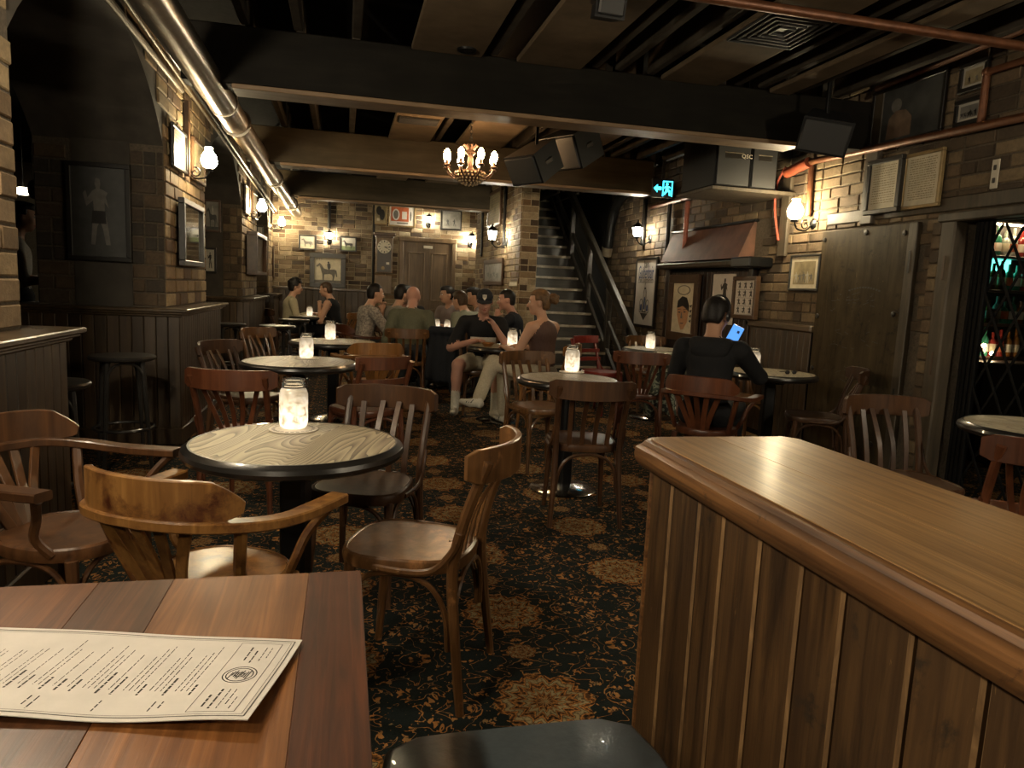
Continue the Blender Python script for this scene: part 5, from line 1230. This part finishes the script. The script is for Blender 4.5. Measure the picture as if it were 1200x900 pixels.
dl = obj('dial', MB().lathe([(.001, 0), (rd, 0), (rd, .01), (.001, .012)], n=32).xf(Matrix.Translation((0, -.109, dc[1])) @ Matrix.Rotation(PI/2, 4, 'X')), 'clock_face', ck)
m = MB()
for i in range(12):
    k = len(m.v); m.cbox((0, -.1225, rd*.78), (.012 if i % 3 else .02, .002, .035)); m.xf(Matrix.Translation((0, 0, dc[1])) @ Matrix.Rotation(PI/6*i, 4, 'Y'), k)
for ln, ang, t_ in ((.075, 118, .014), (.105, 96, .010)):
    k = len(m.v); m.cbox((0, -.124, ln/2), (t_, .002, ln)); m.xf(Matrix.Translation((0, 0, dc[1])) @ Matrix.Rotation(R(ang), 4, 'Y'), k)
obj('hands_and_numerals', m, 'ink', dl, smooth=False)
obj('maker_card', MB().cbox((.07, -.11, H_c*.50), (.06, .004, .045)), 'white_plate', ck, smooth=False)
obj('pendulum', MB().lathe([(.001, 0), (.035, 0), (.035, .006), (.001, .008)], n=18).xf(Matrix.Translation((-.02, -.109, H_c*.42)) @ Matrix.Rotation(PI/2, 4, 'X')), 'frame_gilt', ck)
# --- spur wall
picture('tall narrow framed panel behind the large lantern', 'X', 2.2-.026, 573, 588, 224, 266, 'frame_brown', .05, bg='sepia_print', art=text_art(7, 10), mats=['print_grey'])
picture('wide dark frame low on the spur wall', 'X', 2.2-.026, 568, 590, 304, 334, 'frame_brown', .06, bg='grey_print', art=figures(8, 4), mats=['dark_print', 'print_pale', 'grey_print'])
picture('small white card on the spur wall above the navy T-shirt', 'X', 2.2-.012, 597, 607, 329, 336, 'frame_gilt', .01, .01, bg='cream_print')
for px, y0_, y1_ in ((593, 219, 290), (567, 218, 300)):
    a = P(px, y0_, X=2.2-.03); obj('conduit', MB().tube([(2.17, a.y, P(px, y1_, X=2.17).z), (2.17, a.y, 2.9)], .022, 8), 'black_metal', ws)
# --- right wall
def lettered(m, w_, h_, y):
    for k, (cx, hh, ww) in enumerate(((-.32, .42, .22), (0.02, .78, .20), (.33, .40, .2))):
        zz = -h_*.62; c = sc_([(-.5, 0), (-.55, .1), (-.5, .8), (-.25, 1.0), (.25, 1.0), (.5, .8), (.55, .1), (.5, 0)], w_*ww*1.5, h_*hh, w_*cx, zz)
        flat(m, sc_(c, 1, 1), y-.0006*k, 0); flat(m, [(x*.72+w_*cx*.28, z*.88+(zz+h_*hh*.42)*.12) for x, z in c], y-.0006*k-.0003, 2)
        flat(m, [(x*.5+w_*cx*.5, z*.5+(zz+h_*hh*.25)*.5) for x, z in c], y-.0006*k-.0005, 1)
    flat(m, [(-w_*.4, -h_*.64), (w_*.4, -h_*.64), (.0, -h_*.86)], y, 0); flat(m, [(-w_*.8, h_*.30), (w_*.8, h_*.30), (w_*.8, h_*.315), (-w_*.8, h_*.315)], y, 0)
t, W2, H2 = picture('tall white poster with blue lettering over cartoon bottles', 'X', XR-.024, 745, 770, 302, 384, 'frame_black', .035, .03, bg='paper', art=lettered, mats=['ink', 'ink_blue', 'paper'], name='poster', cat='poster', group='posters on the right wall')
for body, s, z, mt in (('Jan', .14, .80, 'ink'), ('Guinenbair', .17, .56, 'ink_blue'), ('Van Someren', .085, .36, 'ink'), ('?', .09, .22, 'ink')):
    me = text_mesh(body, s, mt); wd_ = max(v.co.x for v in me.vertices)-min(v.co.x for v in me.vertices); k = min(1.3, 1.55*(W2-.035)/wd_) if len(body) > 4 else 1
    link('lettering', me, t, (0, -.0185, z*H2), (PI/2, 0, 0), (k, 1.5 if body.startswith('Gu') else 1, 1))
def facep(m, w_, h_, y):
    flat(m, ellp(0, h_*.72, w_*.62, h_*.20), y, 2); flat(m, ellp(0, h_*.72, w_*.52, h_*.165), y-.0004, 3)
    flat(m, [(-w_*.55, h_*.0), (-w_*.5, h_*.28), (-.1*w_, h_*.48), (w_*.35, h_*.42), (w_*.62, h_*.1), (w_*.6, -h_*.15), (w_*.3, -h_*.02), (.0, h_*.08), (-w_*.35, h_*.0)], y-.0012, 0)
    flat(m, [(-w_*.52, h_*.06), (w_*.1, h_*.16), (w_*.58, -h_*.08), (w_*.5, -h_*.55), (w_*.2, -h_*.86), (-.05*w_, -h_*.9), (-w_*.3, -h_*.62), (-w_*.5, -h_*.3)], y-.0008, 1)
    for x in (-.28, .22): flat(m, ellp(w_*x, -h_*.17+h_*.06*x, w_*.12, h_*.03, 10), y-.0016, 0); flat(m, sc_([(-.16, 0), (.16, .03), (.16, .05), (-.16, .03)], w_, h_, w_*x, -h_*.09), y-.0016, 0)
    flat(m, sc_([(-.04, .2), (.03, .2), (.10, -.05), (-.1, -.05)], w_, h_, -.05*w_, -h_*.38), y-.0016, 2); flat(m, sc_([(-.18, 0), (.18, .02), (.12, -.03), (-.12, -.03)], w_, h_, 0, -h_*.62), y-.0016, 0)
    for k in range(4): flat(m, [(w_*.62, h_*(.1-.2*k)), (w_*.85, h_*(.16-.2*k)), (w_*.8, h_*(.02-.2*k))], y, 0)
picture('poster of a dark-haired face inside a heavy brown frame', 'X', XR-.075, 786, 820, 322, 400, 'frame_brown', .10, .045, bg='cream_print', art=facep, mats=['frame_black', 'print_skin', 'print_grey', 'cream_print'], name='poster', cat='poster', group='posters on the right wall')
def sketch(m, w_, h_, y):
    flat(m, sc_(BOXER, w_*1.2, h_*1.25, w_*.1, h_*.25), y, 0); flat(m, [(-w_*.7, -h_*.25), (w_*.7, -h_*.25), (w_*.7, -h_*.235), (-w_*.7, -h_*.235)], y, 0)
    for x in (-.55, .6): flat(m, [(w_*x, -h_*.2), (w_*x+.02*w_, -h_*.2), (w_*x+.02*w_, -h_*.75), (w_*x, -h_*.75)], y, 0)
    flat(m, ellp(.0, -h_*.66, w_*.5, h_*.07), y-.0005, 0); flat(m, ellp(.05*w_, -h_*.65, w_*.35, h_*.04), y-.001, 1)
picture('white poster with an ink sketch of a standing boxer', 'X', XR-.055, 835, 861, 321, 380, 'paper', .008, .01, bg='paper', art=sketch, mats=['ink', 'paper'], name='poster', cat='poster', group='posters on the right wall', tilt=0)
def comic(m, w_, h_, y):
    rn = random.Random(9)
    for r in range(4):
        for c_ in range(3): flat(m, sc_(BOXER, w_*.55, h_*.42, w_*(-.6+.6*c_), h_*(.72-.48*r)), y-.0002*c_, 0); flat(m, ellp(w_*(-.6+.6*c_+rn.uniform(-.1, .1)), h_*(.62-.48*r), w_*.12, h_*.04, 8), y-.001, 0)
        flat(m, [(-w_*.85, h_*(.46-.48*r)), (w_*.85, h_*(.46-.48*r)), (w_*.85, h_*(.475-.48*r)), (-w_*.85, h_*(.475-.48*r))], y, 0)
picture('comic strip poster of little figures in a copper-brown frame', 'X', XR-.055, 862, 890, 324, 374, 'frame_brown', .04, .05, bg='paper', art=comic, mats=['ink'], name='poster', cat='poster', group='posters on the right wall')
picture('sepia boxing print right of the comic poster', 'X', XR-.026, 927, 962, 298, 341, 'frame_black', .022, bg='cream_print', art=figures(12, 5), mats=['print_grey', 'print_pale', 'sepia_print'])
picture('left one of two tall pale framed documents above the wooden board', 'X', XR-.06, 1019, 1059, 186, 250, 'frame_black', .035, .04, bg='cream_print', art=text_art(14, 16), mats=['sepia_print'])
picture('right one of two tall pale framed documents above the gate', 'X', XR-.03, 1061, 1106, 178, 244, 'frame_gilt', .025, .03, bg='cream_print', art=text_art(15, 18), mats=['sepia_print'])
picture('large dark photograph of a bare-chested boxer above the copper pipe', 'X', XR-.03, 1024, 1108, 95, 166, 'frame_black', .03, .025, bg='dark_print', art=lambda m, w_, h_, y: (flat(m, sc_(BOXER, w_*1.4, h_*2.4, -w_*.25, -h_*.5), y, 0) if False else (flat(m, ellp(-w_*.3, h_*.35, w_*.16, h_*.26), y, 1), flat(m, [(-w_*.55, -h_*.9), (-w_*.5, -.1*h_), (-w_*.3, h_*.15), (.0, h_*.1), (w_*.2, -h_*.2), (w_*.2, -h_*.9)], y-.0005, 0), flat(m, ellp(-w_*.1, -h_*.2, w_*.16, h_*.2), y-.001, 0))), mats=['print_dim', 'print_grey'])
picture('upper small black and white photograph by the vertical copper pipe', 'X', XR-.026, 1127, 1160, 72, 106, bg='print_pale', art=figures(17, 2), mats=['frame_black', 'print_grey', 'sepia_print'])
picture('lower small crowd photograph by the vertical copper pipe', 'X', XR-.026, 1121, 1155, 115, 146, bg='print_pale', art=figures(18, 9), mats=['frame_black', 'print_grey', 'grey_print'])
sp = P(1167, 204, X=XR-.014); t = thing('switch_plate', 'tall pale switch plate on the right wall above the gate', 'switch', (XR-.016, sp.y, sp.z), -PI/2)
obj('plate', MB().bbox((-.028, -.008, -.09), (.028, 0, .09), .004), 'switch_white', t, smooth=False)
for z in (-.04, .04): obj('switch', MB().bbox((-.010, -.016, z-.016), (.010, -.006, z+.016), .003), 'frame_black', t, smooth=False)
# ------------------------------------------------------------------ pipes and ducts
a = P(215, 52, X=-.86); b = P(344, 243, X=-.86); d = (b-a).normalized(); zc_ = lambda y: a.z+(b.z-a.z)*(y-a.y)/(b.y-a.y)
dt = thing('ventilation_duct', 'long round silver duct running along the left wall under the ceiling', 'duct', (-.86, 1.0, zc_(1.0)))
ys = [1.0, P(262, 124, X=-.86).y, P(320, 208, X=-.86).y, P(338, 236, X=-.86).y, 13.9]
for i, (y0_, y1_) in enumerate(zip(ys[:-1], ys[1:])):
    obj('duct_section', MB().tube([(0, y0_-1, zc_(y0_)-zc_(1.0)), (0, y1_-1, zc_(y1_)-zc_(1.0))], .095, 24), 'steel' if i != 1 else 'duct_warm', dt)
    if i: obj('joint_band', MB().tube([(0, y0_-1-.04, zc_(y0_)-zc_(1.0)), (0, y0_-1+.04, zc_(y0_)-zc_(1.0))], .101, 24), 'steel_band', dt)
for y in (2.5, 6.3, 9.5, 12.5): obj('strap', MB().rectsweep([(.101*math.cos(2*PI*k/20), y-1, zc_(y)-zc_(1)+.101*math.sin(2*PI*k/20)) for k in range(20)], .03, .006, closed=True, up=(0, 1, 0)).bbox((-.012, y-1-.012, zc_(y)-zc_(1)+.1), (.012, y-1+.012, 3.12-zc_(1.0)), .002), 'steel_band', dt, smooth=False)
def pipe(label, pts, r, mat, name='pipe', n=10, elbow=True, group='pipes and conduits'):
    pts = [Vector(p) for p in pts]; o = pts[0].copy(); m = MB()
    m.tube([p-o for p in pts], r, n)
    if elbow:
        for p in pts[1:-1]: m.sphere(p-o, r*1.25, 10, 6)
    t = obj(name, m, mat, None, loc=o); tag(t, label, 'pipe', group); return t
pipe('pale conduit running along the top of the left arch', [P(118, -12, X=XL+.05), P(213, 106, X=XL+.05)], .022, 'conduit')
pipe('dark cable pipe between the left wall and the silver duct', [P(150, -10, X=XL+.12), Vector((XL+.12, 13.8, P(338, 262, X=XL+.12).z))], .018, 'black_metal')
pipe('thin grey conduit beside the dark cable pipe on the left', [P(140, -10, X=XL+.08), Vector((XL+.08, 13.8, P(334, 262, X=XL+.08).z))], .012, 'conduit')
for px, y0_, y1_, lab in ((218, 118, 206, 'brown vertical conduit above the nearest sconce'), (291, 190, 243, 'brown vertical conduit above the middle sconce'), (325, 232, 268, 'brown vertical conduit above the furthest sconce')):
    a = P(px, y0_, X=XL+.03); y = min(a.y, 13.9); o = obj('conduit_board', MB().bbox((-.02, -.03, 0), (.02, .03, a.z-P(px, y1_, X=XL+.03).z), .004), 'frame_brown', None, loc=(XL+.035, y, P(px, y1_, X=XL+.03).z), smooth=False); tag(o, lab, 'conduit', 'conduit boards')
q = P(386, 230, Y=YB-.03); pipe('black conduit dropping to the back-wall lantern', [(q.x, YB-.035, 2.9), (q.x, YB-.035, P(386, 268, Y=YB).z)], .03, 'black_metal')
pipe('copper pipe along the right wall above the gate', [P(948, 190, X=XR-.07), P(1215, 134, X=XR-.07)], .028, 'copper_pipe', n=12)
q = P(1162, 44, X=XR-.06); yp = P(976, 20, Z=2.80).y; e = P(1155, 146, X=XR-.06)
pipe('copper pipe crossing under the ceiling and dropping down the right wall', [(.9, yp, 2.80), (q.x, yp, 2.80), (q.x, q.y, 2.80), (q.x, q.y, P(1155, 148, X=XR-.06).z)], .026, 'copper_pipe', n=12)
pipe('upper brown pipe along the top of the right wall', [P(1028, 104, X=XR-.06), P(1200, 34, X=XR-.06)], .024, 'copper_pipe')
pipe('thick red pipe joint where the copper pipe meets the right wall', [P(922, 203, X=XR-.09), P(948, 190, X=XR-.09)], .045, 'red_pipe', n=12)
pipe('dark red pipe dropping from the joint to the right sconce', [P(951, 195, X=XR-.05), P(947, 253, X=XR-.05)], .024, 'copper_pipe')
q0 = P(806, 236, X=XR-.09); q1 = P(800, 306, X=XR-.09); pipe('red vertical pipe left of the sloped hood', [q0, (q0.x, q0.y, q1.z), (q0.x, q0.y-.35, q1.z-.02)], .028, 'red_pipe')
q0 = P(786, 228, X=XR-.05); q1 = P(781, 312, X=XR-.05); pipe('black vertical pipe beside the red vertical pipe', [q0, (q0.x, q0.y, q1.z)], .026, 'black_metal')
pipe('rusty pipe running under the loudspeaker pair', [P(762, 243, X=XR-.06), P(800, 233, X=XR-.06), P(860, 219, X=XR-.06)], .028, 'copper_pipe')
pipe('orange cable looping down the right wall', spline([P(921, 196, X=XR-.05), P(911, 215, X=XR-.06), P(908, 245, X=XR-.05), P(912, 282, X=XR-.05)], 6), .011, 'red_cable', 'cable', 8, False)
q0 = P(726, 232, X=XR-.14); pipe('fat black bent pipe beside the stairs', spline([P(735, 222, X=XR-.14), P(722, 240, X=XR-.14), P(716, 262, X=XR-.14), P(712, 290, X=XR-.14)], 5), .075, 'black_metal', n=14, elbow=False)
pipe('pale end cap of the fat bent pipe', [P(712, 290, X=XR-.14), P(710, 299, X=XR-.14)], .082, 'conduit', n=14, elbow=False)
q0 = P(743, 243, X=XR-.05); pipe('black conduit above the right-wall lantern', [(XR-.05, P(760, 240, X=XR).y, 2.6), (XR-.05, P(760, 240, X=XR).y, P(758, 288, X=XR).z)], .03, 'black_metal')
# ------------------------------------------------------------------ loudspeakers, sign, vents
def speaker(label, c, axes, dims, name='loudspeaker', brand=None, handles=True):
    """axes: columns right, depth (back), up; front is the -depth side"""
    t = thing(name, label, 'loudspeaker', c, 0, 'black loudspeakers'); t.rotation_euler = Matrix(axes).transposed().to_euler()
    w_, d_, h_ = dims
    poly = [(-w_/2, -d_/2), (w_/2, -d_/2), (w_/2*.72, d_/2), (-w_/2*.72, d_/2)]
    obj('cabinet', MB().prism(poly, -h_/2, h_/2), 'speaker_black', t, smooth=False)
    obj('grille', MB().bbox((-w_/2+.012, -d_/2-.018, -h_/2+.012), (w_/2-.012, -d_/2, h_/2-.012), .008), 'speaker_grille', t, smooth=False)
    for s in (-1, 1): obj('handle', MB().bbox((s*w_*.43-.008, -.06, -.02), (s*w_*.43+.012, .04, .02), .006), 'frame_black', t, smooth=False)
    obj('bracket', MB().bbox((-.02, d_/2-.02, -.02), (.02, d_/2+.08, .02), .005), 'black_metal', t, smooth=False)
    rod = obj('hanging_rod', MB().bbox((c[0]-.012, c[1]-.012, c[2]), (c[0]+.012, c[1]+.012, 3.11), .003), 'black_metal', t, smooth=False)
    rod.matrix_parent_inverse = (Matrix.Translation(c) @ Matrix(axes).transposed().to_4x4()).inverted()
    return t
def frame_axes(front, roll=0):
    f_ = Vector(front).normalized(); r_ = Vector((0, 0, 1)).cross(f_).normalized(); u_ = f_.cross(r_)
    M3 = Matrix.Rotation(R(roll), 3, f_); r_ = M3 @ r_; u_ = M3 @ u_
    return (tuple(r_), tuple(-f_), tuple(u_))
speaker('front loudspeaker of the tilted pair hung beside the chandelier', P(628, 190, Y=6.0), frame_axes((-.75, -.45, -.55)), (.36, .34, .25))
speaker('rear loudspeaker of the tilted pair hung beside the chandelier', P(672, 172, Y=6.3), frame_axes((-.75, -.45, -.45)), (.44, .40, .30))
speaker('loudspeaker tilted down from the right end of the black beam', P(967, 155, Y=4.65), frame_axes((-.55, -.75, -.42), -12), (.34, .30, .24))
speaker('small black loudspeaker at the top edge of the picture', P(712, 2, Y=3.6), frame_axes((.05, -1, -.25)), (.16, .12, .16))
y0_ = 5.9; xa = P(838, 195, Y=y0_).x; xb = P(911, 195, Y=y0_).x; zb = P(850, 218, Y=y0_).z; ye = P(798, 222, X=xa).y
xm = xa+(xb-xa)*.56
for i, (x0, x1, lab) in enumerate(((xa, xm, 'left cabinet of the loudspeaker pair on the right wall'), (xm+.004, xb, 'right cabinet of the loudspeaker pair on the right wall'))):
    t = thing('loudspeaker', lab, 'loudspeaker', (x0, y0_, zb), 0, 'black loudspeakers'); hh = 2.86-zb
    obj('cabinet', MB().bbox((0, 0, 0), (x1-x0, ye-y0_, hh), .008), 'speaker_black', t, smooth=False)
    obj('grille', MB().bbox((.015, -.012, .01), (x1-x0-.012, 0, hh-.01), .006), 'speaker_grille', t, smooth=False)
    obj('handle', MB().bbox(((x1-x0)*.25, -.014, .24), ((x1-x0)*.75, -.011, .285), .004), 'frame_black', t, smooth=False)
    obj('handle_rim', MB().bbox(((x1-x0)*.23, -.014, .285), ((x1-x0)*.77, -.011, .293), .002), 'conduit', t, smooth=False)
    if i == 0: link('lettering', text_mesh('QSC', .06, 'switch_white'), t, ((x1-x0)*.86, -.016, .265), (PI/2, 0, 0), (.9, .8, 1))
o = obj('speaker_shelf', MB().bbox((xa-.02, y0_-.02, zb-.035), (XR, ye+.05, zb-.004), .004), 'timber', None, smooth=False); tag(o, 'thin wooden shelf under the loudspeaker pair', 'shelf')
# exit sign
ex = P(777, 221, Y=7.8); t = thing('exit_sign', 'lit exit sign with a cyan arrow and running figure', 'sign', ex, R(-8))
obj('housing', MB().bbox((-.13, 0, -.10), (.13, .05, .11), .006).bbox((-.015, .015, .11), (.015, .045, 2.86-ex.z), .002), 'frame_black', t, smooth=False)
m = MB(); G = lambda pts: m.rings([[(x, -.004, z) for x, z in pts], [(x, .001, z) for x, z in pts]])
G([(-.11, 0), (-.065, .045), (-.065, .018), (-.02, .018), (-.02, -.018), (-.065, -.018), (-.065, -.045)])
obj('arrow', m, 'exit_glow', t, smooth=False)
m = MB(); G([(0, -.085), (.012, -.085), (.012, .075), (.095, .075), (.095, -.085), (.105, -.085), (.105, .088), (0, .088)]) if False else [m.box((x0, -.004, z0), (x1, .001, z1)) for x0, x1, z0, z1 in ((-.005, .006, -.085, .085), (.10, .111, -.085, .085), (-.005, .111, .075, .086))]
obj('doorway', m, 'exit_glow', t, smooth=False)
m = MB(); G(ellp(.045, .05, .015, .015, 10)); G([(.06, .03), (.035, .035), (.01, .01), (.02, .0), (.036, .014), (.03, -.02), (.01, -.06), (.025, -.07), (.05, -.03), (.07, -.04), (.075, -.075), (.09, -.075), (.085, -.02), (.06, -.005), (.066, .012), (.085, .005), (.09, .017)])
obj('running_figure', m, 'exit_glow', t, smooth=False)
# ceiling vent, slot vent, downlight
q = P(927, 36, Z=2.834); t = thing('ceiling_vent', 'square black ceiling vent with nested slats', 'vent', (2.40, q.y, 2.834), 0, 'ceiling vents')
obj('backing', MB().box((-.21, -.24, -.004), (.21, .24, 0)), 'frame_black', t, smooth=False)
for i in range(5):
    r = .215-.04*i; m = MB()
    for x0, x1, y0, y1 in ((-r, r, r*1.1-.012, r*1.1), (-r, r, -r*1.1, -r*1.1+.012), (-r, -r+.012, -r*1.1, r*1.1), (r-.012, r, -r*1.1, r*1.1)): m.bbox((x0, y0, -.018), (x1, y1, 0), .003)
    obj('slat', m, 'speaker_grille', t, smooth=False)
q = P(489, 141, Z=2.834); t = thing('ceiling_vent', 'dark slotted ceiling vent beyond the black beam', 'vent', (.66, q.y, 2.834), 0, 'ceiling vents')
obj('backing', MB().box((-.19, -.12, -.006), (.19, .12, 0)), 'frame_black', t, smooth=False)
for i in range(5): obj('slat', MB().bbox((-.18, -.10+.045*i, -.02), (.18, -.08+.045*i, -.004), .003), 'speaker_grille', t, smooth=False)
q = P(547, 58, Z=2.834); t = thing('downlight', 'unlit round downlight in a tan ceiling panel', 'light', (min(.82, q.x), q.y, 2.834))
obj('ring', MB().lathe([(.045, 0), (.065, 0), (.06, -.012), (.045, -.014)], n=20, caps=False), 'black_metal', t); obj('baffle', MB().lathe([(.001, -.002), (.046, -.002), (.046, -.006), (.001, -.004)], n=20), 'frame_black', t)
# ------------------------------------------------------------------ big wooden board, jamb and lattice gate
t = thing('wooden_board', 'tall worn plywood-brown board fixed to the right wall by the gate', 'board', (XR-.005, 4.88, 0), -PI/2)
obj('panel', MB().bbox((-.525, -.035, .06), (.44, 0, 1.91), .004), 'board_wood', t, smooth=False)
obj('edge_strip', MB().bbox((.442, -.045, .03), (.525, 0, 1.91), .006), 'timber', t, smooth=False)
for x, z in ((-.49, 1.84), (-.49, 1.2), (-.49, .75), (-.49, .35), (.0, 1.87), (.38, 1.25), (.36, .62), (.4, 1.84), (.3, .25)):
    obj('bolt', MB().lathe([(.001, -.002), (.022, -.002), (.02, .006), (.001, .009)], n=10).xf(Matrix.Translation((x, -.035, z)) @ Matrix.Rotation(PI/2, 4, 'X')), 'frame_black', t)
for z in (.55, 1.55): obj('hinge_slot', MB().bbox((.47, -.048, z), (.49, -.044, z+.16), .002), 'frame_black', t, smooth=False)
sc2 = MB(); rn = random.Random(6)
for i in range(46):
    x = rn.uniform(-.32, .25); z = rn.choice((1.38, 1.3, .78, .72, 1.1, 1.0))+rn.uniform(-.05, .05); l_ = rn.uniform(.01, .07); a_ = rn.uniform(-.4, .4); k = len(sc2.v)
    sc2.cbox((0, 0, 0), (l_, .001, .004)); sc2.xf(Matrix.Translation((x, -.0352, z)) @ Matrix.Rotation(a_, 4, 'Y'), k)
for i in range(12): sc2.cbox((-.12+.03*i, -.0352, 1.42+.025*math.sin(i/11*PI)), (.02, .001, .012))
o = obj('carved_scratches', sc2, 'frame_black', t, smooth=False); o['kind'] = 'stuff'
j = struct('trim_4', MB().bbox((XR-.05, GY1-.03, 0), (XR+.06, GY1+.09, GZ), .01), 'timber', 'timber jamb between the board and the lattice gate', smooth=False)
for z in (.85, 1.5): obj('latch_slot', MB().bbox((XR-.054, GY1+.02, z), (XR-.049, GY1+.035, z+.16), .002), 'frame_brown', j, smooth=False)
for i in range(19): obj('brick', MB().bbox((XR-.03, GY1+.10, .08+.096*i), (XR, GY1+.185, .08+.096*i+.086), .006), 'brick_brown', j, smooth=False)
gt = thing('lattice_gate', 'black metal folding lattice gate across the bar doorway', 'gate', (XR+.06, 3.0, 0))
gy0, gy1 = GY0+.02-3.0, GY1-.10-3.0; zt, zb_ = GZ-.04, .06
step = .16; zh = .31
def clipseg(y0, z0, y1, z1):
    pts = []
    t0, t1 = 0., 1.
    for p, q in ((-(y1-y0), y0-gy0), (y1-y0, gy1-y0), (-(z1-z0), z0-zb_), (z1-z0, zt-z0)):
        if abs(p) < 1e-9:
            if q < 0: return None
        else:
            r = q/p
            if p < 0: t0 = max(t0, r)
            else: t1 = min(t1, r)
    if t0 >= t1: return None
    return (y0+(y1-y0)*t0, z0+(z1-z0)*t0), (y0+(y1-y0)*t1, z0+(z1-z0)*t1)
for k in range(-14, 28):
    for s, x in ((1, 0), (-1, .012)):
        sg = clipseg(gy0+k*step, zb_ if s > 0 else zt, gy0+k*step+(zt-zb_)*step/zh*1.0, zt if s > 0 else zb_)
        if sg and math.hypot(sg[0][0]-sg[1][0], sg[0][1]-sg[1][1]) > .1: obj('lattice_bar', MB().rectsweep([(x, sg[0][0], sg[0][1]), (x, sg[1][0], sg[1][1])], .006, .018, up=(0, 1, 0)), 'gate_metal', gt, smooth=False)
for y in (gy1-.01, gy1-.04, gy1-.075, gy1-.11, gy0): obj('upright', MB().bbox((-.012, y-.012, 0), (.024, y+.012, zt+.02), .003), 'gate_metal', gt, smooth=False)
obj('track', MB().bbox((-.02, gy0, zt+.02), (.03, gy1, zt+.05), .004), 'gate_metal', gt, smooth=False)
# ------------------------------------------------------------------ bar behind the gate
bs = thing('back_bar', 'shelved back bar glowing teal behind the lattice gate', 'bar shelf', (5.44, 5.5, 0))
obj('carcass', MB().box((0, -.10, 0), (.84, -.005, 2.3)), 'dark_panel', bs, smooth=False)
for z in (.9, 1.2, 1.5, 1.8, 2.1): obj('shelf', MB().bbox((0, -.26, z-.025), (.84, -.10, z), .004), 'dark_panel', bs, smooth=False)
obj('counter', MB().bbox((-.1, -.55, .0), (.84, -.10, .87), .01), 'dark_panel', bs, smooth=False)
obj('backlight', MB().bbox((.12, -.115, 1.56), (.50, -.101, 1.78), .003), 'teal_glow', bs, smooth=False)
obj('backlight', MB().bbox((.10, -.115, 1.22), (.17, -.101, 1.40), .003), 'teal_glow', bs, smooth=False)
for x, z in ((.12, 1.0), (.05, .95), (.22, .93)): obj('candle_light', MB().sphere((x, -.30, z), .018, 8, 6), 'bar_lamp', bs)
obj('strip_lamp', MB().bbox((0, -.27, 2.06), (.84, -.25, 2.075), .004), 'bar_lamp', bs, smooth=False)
rn = random.Random(12); cols = ('bottle_green', 'bottle_amber', 'bottle_clear', 'bottle_red')
plain('bottle_green', (.03, .16, .10), .1, 0, .1, coat=.4); plain('bottle_amber', (.22, .09, .02), .1, 0, .1, coat=.4); plain('bottle_clear', (.34, .36, .32), .08, 0, .1, coat=.4); plain('bottle_red', (.24, .03, .025), .12, 0, .1, coat=.4)
nth = ('first', 'second', 'third', 'fourth', 'fifth', 'sixth', 'seventh', 'eighth', 'ninth')
for zi, z in enumerate((.9, 1.2, 1.5, 1.8)):
    for i in range(7):
        mt = rn.choice(cols); x = 5.50+i*.088
        t = thing('bottle', '%s bottle from the left on the %s shelf of the back bar' % (nth[i], ('lowest', 'second lowest', 'second highest', 'highest')[zi]), 'bottle', (x, 5.31, z), 0, 'bottles behind the bar')
        h_ = rn.uniform(.2, .26)
        link('glass', cached(('bt', mt, round(h_, 2)), lambda: MB().lathe([(.001, 0), (.034, 0), (.036, .01), (.036, h_*.55), (.03, h_*.66), (.014, h_*.74), (.013, h_), (.001, h_)], n=14).mesh('glass', mt)), t)
        link('label_band', cached(('bl', i % 3), lambda: MB().lathe([(.0365, .04), (.037, .042), (.037, .11), (.0365, .112)], n=14, caps=False).mesh('label_band', ('cream_print', 'orange_print', 'white_plate')[i % 3])), t)
# dim lamps in the rooms beyond, left archway and bar
t = thing('pendant_lamp', 'small oval pendant lamp glowing in the far left room', 'lamp', P(27, 224, Y=8.5)); obj('shade', MB().sphere((0, 0, 0), .09, 14, 8, 0, (1, 1, .45)), 'far_lamp', t); obj('cord', MB().tube([(0, 0, .03), (0, 0, 3.12-P(27, 224, Y=8.5).z)], .005, 6), 'black_metal', t)
q = P(39, 222, Y=7.4); t = thing('plush_ornament', 'pale rounded ornament hanging beside the left archway', 'ornament', (q.x, q.y, q.z)); obj('body', MB().sphere((0, 0, 0), .07, 14, 10, 0, (.7, .5, 1.2)), 'cl_mauve', t); obj('string', MB().tube([(0, 0, .06), (0, 0, 3.12-q.z)], .004, 6), 'conduit', t)
